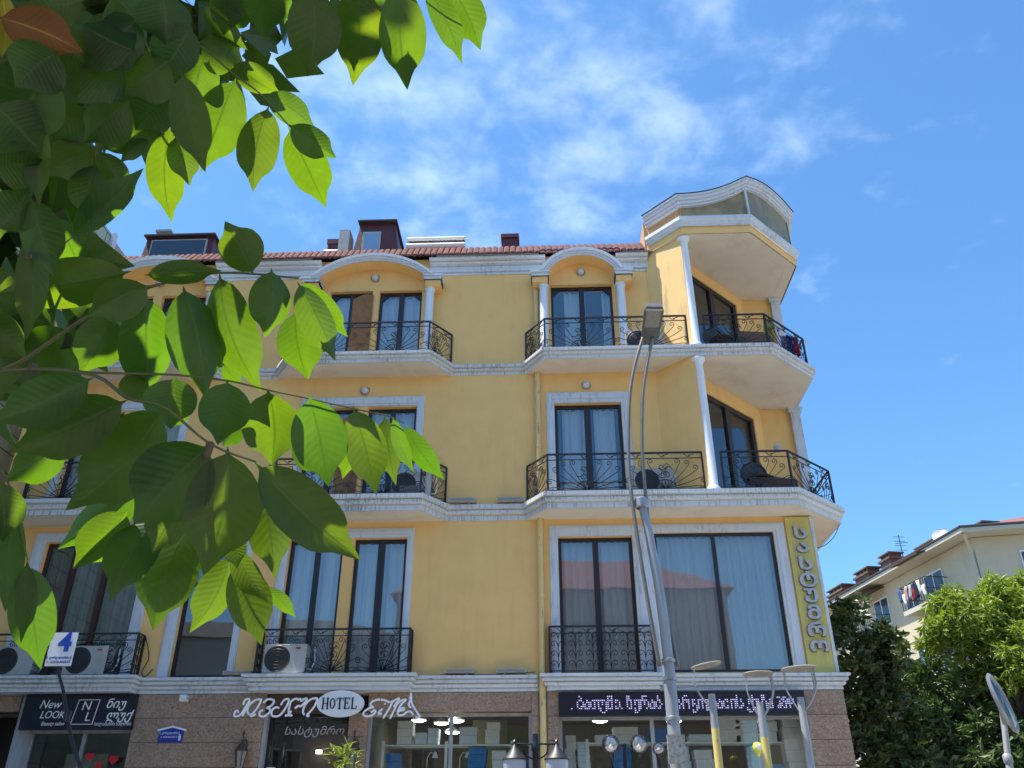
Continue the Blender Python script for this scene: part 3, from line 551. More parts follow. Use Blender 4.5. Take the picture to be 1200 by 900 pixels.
# ------------------------------------------------ cornice, arches, roof
PC = [(-.05,0),(.03,0),(.03,.045),(.005,.05),(.005,.065),(.055,.075),(.06,.11),(.03,.12),(.03,.21),(.01,.215),(.01,.235),(.10,.25),(.13,.275),(.10,.28),(.10,.295),(.18,.305),(.21,.325),(.21,.355),(-.0,.36)]
def cornice(x0, x1): m = MB(); m.sweep([(x0,0),(x1,0)], z_prof(PC, 12.50)); m.build('cornice', M['trim'], H, recalc=False)
cornice(XL, -9.34); cornice(-7.0, -4.70); cornice(-2.36, .12); cornice(1.62, 2.3)
def arch(cx, hw, zs, rise, t=.2, yf=-.35, capw=.36):
    A = H
    n = 24
    def arc(hw, rise, k):
        Rr = (hw*hw+rise*rise)/(2*rise); a0 = math.asin(min(1, hw/Rr)); a = -a0+2*a0*k/n
        return (cx+Rr*math.sin(a), zs+Rr*math.cos(a)-(Rr-rise))
    for (ti, to, y0) in ((0, t, yf), (t*.3, t*.62, yf-.025), (t*.62, t*1.06, yf-.06)):
        inner = [arc(hw+ti, rise+ti*.9, k) for k in range(n+1)]; outer = [arc(hw+to, rise+to*.9, k) for k in range(n+1)]
        m = MB()
        for k in range(n):
            q = [inner[k], inner[k+1], outer[k+1], outer[k]]
            m.xz_prism(q[::-1], y0, .02)
        m.build('arch_moulding', M['trim'], H)
    m = MB()
    for k in range(n):
        a, b = arc(hw, rise, k), arc(hw, rise, k+1)
        m.add([(a[0],yf+.01,a[1]-.004),(b[0],yf+.01,b[1]-.004),(b[0],.0,b[1]-.004),(a[0],.0,a[1]-.004)], [(0,1,2,3)])
    m.build('arch_vault', M['yellow'], H, recalc=False, smooth=True)
    for s in (-1, 1):
        xa, xb = sorted((cx+s*(hw-.01), cx+s*(hw-.01+capw)))
        m = MB(); m.box(xa,yf,zs-.12,xb,.02,zs); m.box(xa-.02,yf-.03,zs-.04,xb+.02,.02,zs+.01); m.box(xa-.0,yf-.015,zs-.12,xb+.0,.02,zs-.08); m.build('arch_cap', M['trim'], H)
        m = MB(); m.box(xa+.02,yf+.03,zs-.26,xb-.02,.02,zs-.12); m.build('impost', M['yellow'], H)
        m = MB(); xc = cx+s*(hw+.10)
        m.lathe([(.12,0),(.12,.05),(.1,.08),(.092,.1),(.085,zs-.32-10.24),(.11,zs-.3-10.24),(.11,zs-.26-10.24)], (xc, yf+.17, 10.24), 20); m.build('column', M['column'], H, smooth=35)
arch(.87, .70, 12.32, .40, .17, capw=.36)
arch(-3.53, 1.12, 12.30, .40, .17)
arch(AX+.03, 1.12, 12.30, .42, .22)
# roof: sloping tiled front with the eave course standing proud
def roof_run(x0, x1):
    m = MB(); m.add([(x0,-.20,12.88),(x1,-.20,12.88),(x1,.06,13.20),(x0,.06,13.20),(x1,3.6,14.3),(x0,3.6,14.3)], [(0,1,2,3),(3,2,4,5)])
    return m.build('roof', M['tile'], H)
roof_run(XL, 2.5)
m = MB(); m.add([(XL,3.6,14.3),(XR,3.6,14.3),(XR,12,13.0),(XL,12,13.0)], [(0,1,2,3)]); m.add([(2.5,1.4,13.7),(XR,3.0,13.7),(XR,3.6,14.3),(2.5,3.6,14.3)], [(0,1,2,3)]); m.build('roof', M['tile'], H, recalc=False)
m = MB()
nt_ = 96
for k in range(nt_):
    x = XL+.05+k*(12.55/nt_)
    for r in range(3):
        y = -.27+r*.085; z = 12.865+r*.108
        if abs(x-.87) < .9 and r == 0: y += .04
        pr = [(x+ .062*math.cos(a), .05*math.sin(a)) for a in [math.pi*q/5 for q in range(6)]]
        dz = .004*(k%3)
        v = [(px, y, z+pz+dz) for px, pz in pr] + [(px, y+.13, z+pz+.16+dz) for px, pz in pr]
        m.add(v, [(i, i+1, i+7, i+6) for i in range(5)] + [(5,4,3,2,1,0)])
m.build('roof_tiles', M['tile'], H, recalc=False, kind='stuff')
for a, b in ((XL,-9.3),(-7.0,-4.9),(-2.2,-.02),(1.76,2.32)): m = MB(); m.box(a,-.25,12.862,b,-.0,12.878); m.build('gutter', M['steel'], H)
# dormers
def dormer(x0, x1, z1, taper, glass, label):
    m = MB(); zt = z1; xa, xb = x0+taper, x1-taper
    y0 = .42; z0 = 13.25
    m.add([(x0,y0,z0),(x1,y0,z0),(xb,y0+.05,zt),(xa,y0+.05,zt),(x0,3.2,z0),(x1,3.2,z0),(xb,3.2,zt),(xa,3.2,zt)], [(0,1,2,3),(3,2,6,7),(1,5,6,2),(4,0,3,7),(5,4,7,6)])
    D = m.build('dormer', M['maroon'], H, label=label)
    m = MB(); m.box(xa-.05,y0-.06,zt,xb+.05,3.2,zt+.04); m.build('dormer_roof', M['slate'], D)
    gx0, gx1, gz0, gz1 = glass
    m = MB(); m.box(gx0,y0-.015,gz0,gx1,y0+.03,gz1); m.build('dormer_window', M['offwhite'], D)
    m = MB(); m.box(gx0+.03,y0-.02,gz0+.03,gx1-.03,y0-.016,gz1-.03); m.build('pane', M['glass'], D)
    # standing seams of the sheet metal
    m = MB()
    for x in (x0+.06, x1-.09): m.add([(x,y0-.01,z0),(x+.03,y0-.01,z0),(x+.03+(taper if x<(x0+x1)/2 else -taper),y0+.03,zt),(x+(taper if x<(x0+x1)/2 else -taper),y0+.03,zt)], [(0,1,2,3)])
    m.build('metal_seam', M['maroon'], D, recalc=False)
dormer(-4.26, -3.14, 14.38, .16, (-4.02,-3.60,13.4,14.10), 'tall maroon metal dormer')
dormer(-9.10, -7.42, 14.12, .06, (-8.90,-7.60,13.3,14.02), 'wide maroon metal dormer')
m = MB(); m.box(-.83,.55,13.2,-.50,.95,13.98); m.box(-.87,.51,13.93,-.46,.99,14.03); m.build('chimney', M['maroon'], H, label='small maroon sheet metal chimney')

# tower crown
tp = [(2.32,-.10),(2.95,-.76),(4.38,-.76),(5.64,.48),(5.64,1.95),(4.78,2.8)]
inner = [(4.78,4.0),(2.32,4.0)]
m = MB(); m.prism([(2.32,-.06),(2.95,-.70),(4.36,-.70),(5.58,.50),(5.58,1.93),(4.78,2.72),(4.78,4),(2.32,4)], 12.90, 12.96); m.build('tower_soffit', M['soffit'], H)
m = MB(); m.sweep([(2.32,-.08),(2.95,-.73),(4.37,-.73),(5.61,.49),(5.61,1.94),(4.78,2.76)], [(0,12.895),(0,13.10),(-.25,13.10),(-.25,12.895)]); m.build('tower_fascia', M['yellow'], H, recalc=False)
m = MB(); m.sweep(tp, [(0,13.07),(.0,13.12),(.03,13.13),(.03,13.18),(.07,13.21),(.07,13.29),(.04,13.31),(-.2,13.31)]); m.build('tower_moulding', M['trim'], H, recalc=False)
# the sign panels between moulding and crown (dusty olive boards), orange on the left return
def crown_h(i, t):      # height of the crown's underside along segment i
    if i == 0: return 13.60
    if i == 1: return 13.60+.42*t**2.2
    if i == 2: return 14.0+.29*max(0,math.sin(math.pi*(.02+.86*t)))**.8
    if i == 3: s = 1-t; return 13.62+.50*s**2.2
    return 13.56
segs = list(zip(tp[:-1], tp[1:]))
pts = []; hs = []
for i, (a, b) in enumerate(segs):
    n = 14 if i in (1,2,3) else 2
    for k in range(n+(i == len(segs)-1)):
        t = k/n; pts.append((a[0]+(b[0]-a[0])*t, a[1]+(b[1]-a[1])*t)); hs.append(crown_h(i, t))
o = 0
m = MB(); m.sweep(pts, [(-.05,0),(.01,0),(.01,.04),(-.01,.045),(-.01,.055),(.04,.065),(.05,.10),(.03,.11),(.03,.125),(.08,.135),(.09,.18),(.07,.185),(.07,.20),(.11,.21),(.11,.25),(-.3,.25),(-.3,0),(-.05,0)], zs=hs); m.build('crown_moulding', M['trim'], H, recalc=False)
m = MB(); m.sweep(pts, [(.12,.252),(.125,.268),(-.31,.27),(-.31,.252)], zs=hs); m.build('crown_flashing', M['slate'], H, recalc=False)
def panel_seg(i, a, b, m_, name, yo=.06):
    n = 14; q = MB(); d = Vector((b[0]-a[0], b[1]-a[1])).normalized(); nn = Vector((d.y,-d.x))
    top = []; bot = []
    for k in range(n+1):
        t = k/n; x = a[0]+(b[0]-a[0])*t-nn.x*yo; y = a[1]+(b[1]-a[1])*t-nn.y*yo
        bot.append((x,y,13.29)); top.append((x,y,crown_h(i,t)+.04))
    q.add(bot+top, [(k,k+1,k+n+2,k+n+1) for k in range(n)]); q.build(name, m_, H, recalc=False)
M['olive'] = stained('dusty olive sign board', (.38,.29,.15), (.22,.18,.11), lo=.46, hi=.62, scale=(3,3,1.5), amount=.8, rough=.6)
M['greygreen'] = stained('dusty grey green sign board', (.29,.25,.17), (.20,.18,.14), lo=.46, hi=.62, scale=(3,3,1.5), amount=.8, rough=.6)
panel_seg(0, tp[0], tp[1], M['orange'], 'tower_wall')
panel_seg(1, tp[1], tp[2], M['olive'], 'sign_board'); panel_seg(2, tp[2], tp[3], M['greygreen'], 'sign_board'); panel_seg(3, tp[3], tp[4], M['greygreen'], 'sign_board'); panel_seg(4, tp[4], tp[5], M['orange'], 'tower_wall')
m = MB(); m.obox((4.385,-.765), (1,.4), .035, .03, 13.30, 14.0); m.build('sign_post', M['trim'], H)
m = MB(); m.box(2.3,.1,13.0,2.6,3,13.9); m.build('tower_wall', M['orange'], H)

# drain pipe with its joints
m = MB(); 
m.tube([(-.09,-.07,0.13),(-.09,-.07,12.5)], .052, 10, cap=True)
for z in (2.5,5.55,8.4,11.2): m.lathe([(.052,0),(.062,.005),(.062,.045),(.052,.05)], (-.09,-.07,z), 12)
m.build('drain_pipe', stained('cream drain pipe', (.72,.54,.24), (.3,.25,.15), lo=.6,hi=.7,scale=(20,20,4)), H, smooth=40)

# ------------------------------------------------ windows
seedc = [0]
def window(x0, x1, z0, z1, mull=(), fr=.06, mw=.07, y=.10, curtain='curtain', cz=None, surround=None, label=None, fm='frame', corner=False, ctr=None, bottom=None, transom=None, pane='glass'):
    m = MB(); d = .07
    m.box(x0,y,z0,x0+fr,y+d,z1); m.box(x1-fr,y,z0,x1,y+d,z1); m.box(x0+fr,y,z1-fr,x1-fr,y+d,z1); m.box(x0+fr,y,z0,x1-fr,y+d,z0+(bottom or fr))
    for c in mull: m.box(c-mw/2,y-.006,z0+.01,c+mw/2,y+d+.004,z1-.012)
    if transom: m.box(x0+fr,y+.003,transom-.03,x1-fr,y+d-.004,transom+.03)
    if corner:
        for s, xx in ((1,x0+fr),(-1,x1-fr)): m.xz_prism([(xx,z1-fr),(xx,z1-fr-.16),(xx+s*.16,z1-fr)] if s > 0 else [(xx,z1-fr),(xx-.16,z1-fr),(xx,z1-fr-.16)], y+.01, y+d-.01)
    W = m.build('window', M[fm], H, label=label)
    xs = [x0+fr] + [v for c in mull for v in (c-mw/2, c+mw/2)] + [x1-fr]
    for i in range(0, len(xs), 2):
        p = MB(); p.box(xs[i],y+.03,z0+(bottom or fr),xs[i+1],y+.038,z1-fr); p.build('pane', M[pane], W)
    if curtain:
        for a, b in (ctr or [(x0, x1)]):
            seedc[0] += 1
            curtain_mesh((a,y+.16),(b,y+.16), z0+.03, z1-.03, max(2,int((b-a)*8)), .06, seedc[0]).build('curtain', M[curtain], W, smooth=True, recalc=False)
    if surround:
        a, b, zt, zb = surround; s = MB(); yy = -.035
        for (i, o, yf) in ((0,1,-.028),(.35,.8,-.045)):
            wl = x0-a; wr = b-x1; wt = zt-z1
            s.box(a+wl*(1-o)*1.0, yf, zb, x0-wl*i*1.0, .003, zt-wt*(1-o)); s.box(x1+wr*i, yf, zb, b-wr*(1-o), .003, zt-wt*(1-o))
            s.box(x0-wl*i, yf, z1+wt*i, x1+wr*i, .003, zt-wt*(1-o))
        s.build('window_surround', M['trim'], W)
    return W
# first floor
window(-9.17,-7.27,4.27,6.68, (-8.62,-8.0), .06,.09, curtain='curtain_grey', surround=(-9.39,-7.08,6.85,4.27), fm='frame_red', label='left first floor window with grey and wine red curtains', ctr=[(-8.75,-8.25),(-8.0,-7.3)])
Wb = window(-6.44,-5.43,4.27,6.68, (), .05,.07, curtain=None, surround=(-6.63,-5.31,6.84,4.27), transom=5.9, label='narrow dark first floor window without curtain')
window(-4.64,-3.65,4.27,6.68, (-4.13,), .06,.09, surround=None, label='left door of the middle first floor pair')
window(-3.45,-2.49,4.27,6.68, (-2.97,), .06,.12, surround=None, label='right door of the middle first floor pair')
m = MB()
for a, b, c, d in ((-4.80,4.27,-4.64,6.85),(-2.49,4.27,-2.37,6.85),(-4.64,6.68,-2.49,6.85)): m.box(a,-.028,b,c,.003,d)
for a, b, c, d in ((-4.75,4.27,-4.69,6.80),(-2.455,4.27,-2.40,6.80),(-4.69,6.73,-2.455,6.80)): m.box(a,-.045,b,c,-.027,d)
m.build('window_surround', M['trim'], H)
window(.23,1.56,4.27,6.66, (.90,), .06,.10, label='right first floor balcony door')
window(1.95,4.07,4.29,6.70, (3.0,), .045,.06, label='wide first floor shop style window', y=.03)
m = MB()
for a, b, c, d in ((.08,4.27,.23,6.86),(1.56,4.27,1.95,6.70),(4.07,4.27,4.27,6.86),(.23,6.66,1.56,6.86),(1.56,6.70,4.07,6.86)): m.box(a,-.028,b,c,.003,d)
for a, b, c, d in ((.12,4.27,.18,6.82),(1.62,4.27,1.89,6.70),(4.12,4.27,4.22,6.82),(.18,6.75,4.12,6.82)): m.box(a,-.045,b,c,-.027,d)
m.build('window_surround', M['trim'], H)
# wine red drapes of the left window
for i, x in enumerate((-9.1,-8.2)):
    curtain_mesh((x,.30),(x+.22,.30),4.3,6.6,2,.03,50+i).build('curtain', M['curtain_red'], Wb.parent, smooth=True, recalc=False, label='wine red drape')
# second floor
for x0, x1, ml, sr in ((-9.25,-8.3,-8.78,None),(-8.1,-7.12,-7.6,None),(-4.62,-3.63,-4.12,None),(-3.43,-2.46,-2.95,None)):
    window(x0,x1,7.29,9.36,(ml,),.06,.10)
for cx in (AX,-3.54):
    m = MB()
    for yf, i in ((-.028,0),(-.045,.05)):
        o = .04 if i else 0
        m.box(cx-1.22+o,yf,7.29,cx-1.08-o*.6,.003,9.58-o); m.box(cx+1.08+o*.6,yf,7.29,cx+1.22-o,.003,9.58-o); m.box(cx-1.08-o*.6,yf,9.38+o,cx+1.08+o*.6,.003,9.58-o)
    m.build('window_surround', M['trim'], H)
window(.23,1.53,7.29,9.37,(.87,),.06,.12,ctr=[(.38,.82),(1.0,1.4)],surround=(.08,1.68,9.60,7.29), label='right second floor balcony door')
# top floor
for x0, x1, ml in ((-9.2,-8.3,-8.75),(-8.1,-7.15,-7.62),(-4.46,-3.56,-4.0),(-3.41,-2.5,-2.95)):
    window(x0,x1,10.27,12.16,(ml,),.05,.10,corner=True)
window(.22,1.51,10.27,12.20,(.87,),.05,.11,corner=True, label='right top floor balcony door', ctr=[(.5,.95),(1.3,1.5)])
M['shutter'] = mat('ochre brown shutter', (.30,.15,.06), .7, noise=.3, nscale=7)
# half open brown shutters
for hx, z0, z1 in ((-3.54,10.27,12.02),(-3.54,7.29,9.2)):
    u = Vector((-.72,-.69)); nn = Vector((.69,-.72))*.02; Wd = .46; prof = [(0,z0),(Wd,z0)]+[(Wd-Wd*(q/8), z1-.30+.30*math.sin(math.pi/2*q/8)) for q in range(9)]
    fr = [(hx+u.x*s_+nn.x, -.02+u.y*s_+nn.y, z) for s_, z in prof]; bk_ = [(hx+u.x*s_-nn.x, -.02+u.y*s_-nn.y, z) for s_, z in prof]; n = len(prof)
    m = MB(); m.add(fr+bk_, [tuple(range(n)), tuple(range(2*n-1,n-1,-1))]+[(k,(k+1)%n,(k+1)%n+n,k+n) for k in range(n)])
    m.build('shutter', M['shutter'], H, label='brown arched shutter standing open')

# ------------------------------------------------ wrought iron
def spiral(cx, cz, r, a0, turns, sgn, n=11):
    return [(cx+r*(1-.8*k/n)*math.cos(a0+sgn*turns*6.283*k/n), cz+r*(1-.8*k/n)*math.sin(a0+sgn*turns*6.283*k/n)) for k in range(n+1)]
def fan(cx, w, h, s):
    """sunburst of bars that end in curls; s = +1 opens to the right"""
    L = []
    ends = [(.90,.10,-1),(.93,.36,-1),(.86,.62,1),(.66,.80,1),(.42,.86,1)]
    for ex, ez, sg in ends:
        ex *= w; ez *= h; r = .055
        ctrl = (ex*.55, ez*.35 if sg < 0 else ez*.45)
        pts = []
        for k in range(8):
            t = k/7; pts.append(((1-t)**2*0+2*t*(1-t)*ctrl[0]+t*t*ex, (1-t)**2*0+2*t*(1-t)*ctrl[1]+t*t*ez))
        a = math.atan2(pts[-1][1]-pts[-2][1], pts[-1][0]-pts[-2][0]); sgn = -1 if sg < 0 else 1
        nx, nz = -math.sin(a)*sgn, math.cos(a)*sgn
        pts += spiral(ex+nx*r, ez+nz*r, r, math.atan2(-nz,-nx), 1.25, sgn)[1:]
        L.append([(cx+s*x, z) for x, z in pts])
    # paired C scrolls and a small shell next to the root
    r0 = min(.2, w*.17)
    c = spiral(cx+s*w*.16, h*.62, r0, math.pi*1.3, .62, -s, 10); L.append([(x, min(z, h-.01)) for x, z in c])
    L.append(spiral(cx+s*w*.06, h*.72, .07, 0, 1.2, s)); L.append(spiral(cx+s*w*.06, h*.45, .07, 3.1, 1.2, -s))
    for a in (.5,.9,1.3,1.7): L.append([(cx+s*.02, .01), (cx+s*.02+.17*math.cos(a)*s, .17*math.sin(a))])
    L.append([(cx+s*.02+.17*math.cos(a)*s, .17*math.sin(a)) for a in [.2+.25*k for k in range(8)]])
    return L
def vine(cx, h):
    """upright S scrolls on a stem, for the narrow panels"""
    L = [[(cx,0),(cx,h)]]
    for k, z in enumerate((.1,.3,.5,.68)):
        z *= h/.75
        for s in (-1,1): L.append([(cx+s*.0, z-.04)]+spiral(cx+s*.075, z+.03, .06, math.pi if s > 0 else 0, 1.1, -s))
    return L
def railing(path, z0, top, parent, pattern='fan', posts=None, name='railing', fans=None):
    """one mesh: handrail, lower rails, posts and scrollwork along a plan path"""
    m = MB(); P = [Vector((p[0],p[1])) for p in path]
    for z, r in ((top,.021),(top-.11,.010),(z0+.06,.012)):
        m.tube([(p.x,p.y,z) for p in P], r, 4)
    for i, p in enumerate(P): m.obox((p.x,p.y), (1,0), .035,.035, z0, top)
    for i in range(len(P)-1):
        a, b = P[i], P[i+1]; L = (b-a).length; d = (b-a)/L; h = top-.115-(z0+.065); zb = z0+.065
        if pattern == 'fan':
            n = (fans[i] if fans else max(1, round(L/1.5)))
            lines = []
            if n == 0: lines = vine(L/2, h)
            elif n == 1 and L < 1.0: lines = fan(L*.35, L*.62, h, 1)+fan(L*.35,L*.33,h,-1)
            elif n == 1: lines = fan(L*.5, L*.48, h, 1)+fan(L*.5, L*.48, h, -1)
            else:
                wd = L/n
                for k in range(n): lines += fan((k+.5)*wd, wd*.49, h, 1)+fan((k+.5)*wd, wd*.49, h, -1)
        else:
            n = max(1, int(L/.27)); lines = []
            for k in range(n): lines += vine((k+.5)*L/n, h)
        # small scrolls between the two upper rails
        kk = max(2, int(L/.42))
        for k in range(kk):
            x = (k+.5)*L/kk; lines.append([(x-.09,h+.09),(x-.03,h+.03)]+[(q[0],q[1]) for q in spiral(x, h+.055, .03, 3.5, 1, 1, 7)]+[(x+.09,h+.09)])
        for ln in lines:
            m.tube([(a.x+d.x*u, a.y+d.y*u, zb+max(-.0,v)) for u, v in ln if -.02 < u < L+.02], .0075, 4, cap=False) if sum(1 for u, v in ln if -.02 < u < L+.02) > 1 else None
    return m.build(name, M['iron'], parent, recalc=False)
for B, z0, top in ((B2, 7.27, 8.03), (B3, 10.24, 10.99)):
    railing([(-9.86,-.02),(-9.48,-.55),(-6.87,-.55),(-6.49,-.02)], z0, top, B['A'], fans=[1,2,1])
    railing([(-5.29,-.02),(-4.91,-.55),(-2.22,-.55),(-1.83,-.02)], z0, top, B['C'], fans=[1,2,1])
    railing([(-.31,-.02),(.07,-.55),(2.86,-.55)], z0, top, B['D'], fans=[1,2])
    railing([(3.2,-.55),(4.40,-.55),(5.40,.42),(5.40,1.72)], z0, top, B['D'], fans=[1,1,1])
    railing([(5.40,1.9),(5.40,4.7),(4.8,5.08)], z0, top, B['D'], fans=[2,1])
railing([(-9.72,-.04),(-9.72,-.27),(-6.95,-.27),(-6.95,-.04)], 4.245, 4.95, H, fans=[0,3,0])
railing([(-4.87,-.04),(-4.87,-.27),(-2.30,-.27),(-2.30,-.04)], 4.245, 4.99, H, fans=[0,3,0])
railing([(.04,-.03),(.04,-.13),(1.78,-.13),(1.78,-.03)], 4.245, 5.03, H, pattern='vine')

# ------------------------------------------------ ground floor: granite piers, shop fronts
def stones(x0, x1, ztop, zbot=0.13, y=-.03, hgt=.375, first=None):
    z = ztop; rows = []
    while z > zbot+.05:
        z2 = max(zbot, z-hgt); rows.append((z2, z)); z = z2
    nx = max(1, round((x1-x0)/2.2))
    for a, b in rows:
        for k in range(nx):
            xa = x0+(x1-x0)*k/nx; xb = x0+(x1-x0)*(k+1)/nx
            m = MB(); m.box(xa+.003, y, a+.004, xb-.003, .27, b-.004); m.build('stone_panel', M['granite'], H)
stones(-6.86,-4.68,3.995); stones(-.28,-.16,3.995); stones(-.02,.17,3.995); stones(4.16,4.80,3.995,y=-.03); stones(-3.27,-2.97,3.69)
for x0, x1 in ((-2.97,-.28),): stones(x0,x1,3.995,3.70,hgt=.3)
stones(-9.6,-8.84,3.995,3.73,hgt=.27); stones(-10.3,-9.6,3.995)
m = MB(); m.box(-.16,-.0,.13,-.02,.27,3.99); m.box(-6.85,.02,.13,-4.69,.2,3.98); m.build('pier_core', M['kerb'], H)
m = MB(); m.box(-4.64,.0,3.69,-3.27,.27,3.99); m.build('entrance_lintel', M['brown_dark'], H)
# shop front frames and glass
def shopfront(x0, x1, z1, mull=(), fm='bare', y=.12, z0=.2, label=None):
    return window(x0,x1,z0,z1,mull,.05,.06,y=y,curtain=None,fm=fm,label=label,pane='glass_shop')
shopfront(-2.97,-.28,3.69,(-1.6,),label='middle shop window')
shopfront(.17,4.16,3.62,(1.68,),label='right shop window')
shopfront(-8.62,-6.86,3.46,(-7.7,),label='salon shop window')
m = MB(); m.box(-8.82,-.03,.13,-8.62,.27,3.98); m.build('door_jamb', M['bare'], H); m = MB(); m.box(-4.68,-.01,.13,-4.62,.27,3.69); m.build('door_jamb', M['bare'], H)
# entrance recess
m = MB(); m.box(-4.62,1.5,.13,-3.27,1.6,3.7); m.build('lobby_wall', mat('brown lobby wall', (.17,.13,.11), .6), H)
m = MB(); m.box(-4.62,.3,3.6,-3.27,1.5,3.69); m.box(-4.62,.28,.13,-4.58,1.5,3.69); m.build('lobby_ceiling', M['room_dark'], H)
shopfront(-4.62,-3.27,3.69,(-4.37,),fm='black',label='glass entrance of the hotel')
# shop interior shell
m = MB(); m.box(-2.95,4.0,.13,4.3,4.1,4.0); m.box(-3.0,.3,.13,-2.95,4.0,4.0); m.box(4.3,.3,.13,4.35,4,4); m.box(-.3,.3,.13,.15,.5,3.9); m.build('shop_wall', mat('shop back wall', (.17,.165,.13), .9), H)
m = MB(); m.box(-8.6,1.8,.13,-6.8,1.9,3.98); m.box(-6.82,.3,.13,-6.76,1.8,3.98); m.build('salon_wall', mat('salon wall', (.20,.21,.22), .9), H)
m = MB(); m.box(-8.5,1.2,.13,-7.75,1.25,3.2); m.build('salon_door', M['offwhite'], H, label='pale inner door of the salon')
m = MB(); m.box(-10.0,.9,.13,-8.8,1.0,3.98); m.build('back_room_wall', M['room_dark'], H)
m = MB(); m.box(-10.25,.3,.05,4.5,11.6,.125); m.build('shop_floor', M['kerb'], H)
# narrow metal canopy line over the left passage
m = MB(); m.box(-9.6,.05,3.66,-8.84,.10,3.72); m.build('transom', M['slate'], H)
# ================================================================== lettering
def text_mesh(body, size, font=None, ext=.004, shear=0, bold=0, align='CENTER', sx=1.0):
    c = bpy.data.curves.new('txt', 'FONT'); c.body = body; c.size = size; c.extrude = ext; c.shear = shear; c.align_x = align; c.align_y = 'CENTER'; c.offset = bold; c.resolution_u = 3
    o = bpy.data.objects.new('txt', c); C.objects.link(o); o.scale = (sx,1,1)
    bpy.context.view_layer.update()
    me = bpy.data.meshes.new_from_object(o.evaluated_get(bpy.context.evaluated_depsgraph_get()))
    C.objects.unlink(o); bpy.data.objects.remove(o)
    return me
def put_text(body, size, loc, m, parent, name='lettering', rot=None, label=None, **k):
    """text standing on a wall that looks at the street (-y)"""
    sx = k.pop('sx', 1.0)
    ctr = k.pop('centre', False); me = text_mesh(body, size, **k)
    if ctr:
        xs = [v.co.x for v in me.vertices]; ys = [v.co.y for v in me.vertices]; me.transform(Matrix.Translation((-(min(xs)+max(xs))/2, -(min(ys)+max(ys))/2, 0)))
    me.transform(Matrix.Diagonal((sx,1,1,1)))
    me.transform(rot if rot else Matrix.Rotation(R(90), 4, 'X'))
    off = Vector((0,0,0)); q = parent
    while q is not None: off += q.location; q = q.parent
    me.transform(Matrix.Translation(Vector(loc)-off)); me.materials.clear(); me.materials.append(m)
    o = bpy.data.objects.new(name, me); C.objects.link(o)
    if parent: o.parent = parent
    if label: o['label'] = label
    return o

# --- the oval hotel sign with its traced script letters
S = thing('hotel_sign', 'white oval HOTEL sign between looping silver script letters over the entrance', 'sign', (-3.36,-.3,3.78))
m = MB(); n = 40
pts = [(-3.365+.385*math.cos(2*math.pi*k/n), 3.785+.205*math.sin(2*math.pi*k/n)) for k in range(n)]
m.xz_prism(pts, -.335, -.28); m.build('sign_plate', M['white_plastic'], S)
SK = [0]
def strokes(mb, lines, x0, z0, s, y=-.345, w=.022, d=.02, sh=0):
    for ln in lines:
        for (a, b), (c, e) in zip(ln[:-1], ln[1:]):
            p, q = Vector((x0+a*s+b*s*sh, z0+b*s)), Vector((x0+c*s+e*s*sh, z0+e*s)); dd = q-p
            if dd.length < 1e-6: continue
            dd.normalize(); nn = Vector((-dd.y, dd.x))*w/2; p = p-dd*w*.3; q = q+dd*w*.3
            SK[0] = (SK[0]+1)%9; mb.xz_prism([tuple(p-nn),tuple(q-nn),tuple(q+nn),tuple(p+nn)], y-.0005*SK[0], y+d)
# serif capitals HOTEL
SER = {'H': ([((.15,0),(.15,1)),((.85,0),(.85,1))],[((.15,.5),(.85,.5))],[((0,0),(.3,0)),((0,1),(.3,1)),((.7,0),(1,0)),((.7,1),(1,1))]),
       'T': ([((.5,0),(.5,1))],[],[((.02,.97),(.98,.97)),((.3,0),(.7,0)),((.02,.97),(.02,.75)),((.98,.97),(.98,.75))]),
       'E': ([((.2,0),(.2,1))],[],[((.05,0),(.85,0)),((.05,1),(.82,1)),((.2,.52),(.62,.52)),((.85,0),(.88,.25)),((.82,1),(.84,.8)),((.62,.42),(.62,.62))]),
       'L': ([((.2,0),(.2,1))],[],[((.05,0),(.85,0)),((.05,1),(.4,1)),((.85,0),(.88,.28))])}
x = -3.660; hh = .165
for ch in 'HOTEL':
    m = MB(); wd = .104
    if ch == 'O':
        a = [(.5+.45*math.cos(q*math.pi/10), .5+.5*math.sin(q*math.pi/10)) for q in range(21)]; b = [(.5+.24*math.cos(q*math.pi/10), .5+.42*math.sin(q*math.pi/10)) for q in range(21)]
        for k in range(20): m.xz_prism([(x+p[0]*wd, 3.703+p[1]*hh) for p in (b[k],a[k],a[k+1],b[k+1])][::-1], -.345, -.332)
    else:
        tk, md, th = SER[ch]
        for ln, w_ in ((tk,.023),(md,.010),(th,.010)):
            for (a, b), (c, e) in ln: strokes(m, [[(a*wd/hh,b),(c*wd/hh,e)]], x, 3.703, hh, -.345, w_, .012)
    m.build('letter', M['navy'], S); x += .118
# script letters, each a bent ribbon; traced units: u right 0..92, v up 0..20 (1 unit = 1 cm)
def ribbon(name, lines, x0, z0, parent, unit=.01, w=.034, y=-.34):
    m = MB()
    for ln in lines:
        # smooth through the given points
        P = []
        for i in range(len(ln)-1):
            p0 = ln[max(i-1,0)]; p1 = ln[i]; p2 = ln[i+1]; p3 = ln[min(i+2,len(ln)-1)]
            for k in range(4):
                t = k/4
                P.append(tuple(.5*(2*p1[j]+(p2[j]-p0[j])*t+(2*p0[j]-5*p1[j]+4*p2[j]-p3[j])*t*t+(3*p1[j]-p0[j]-3*p2[j]+p3[j])*t**3) for j in (0,1)))
        P.append(ln[-1])
        m.tube([(x0+a*unit, y-.0006*i, z0+b*unit) for i, (a, b) in enumerate(P)], w*.5, 6)
    return m.build(name, M['letter_white'], parent)
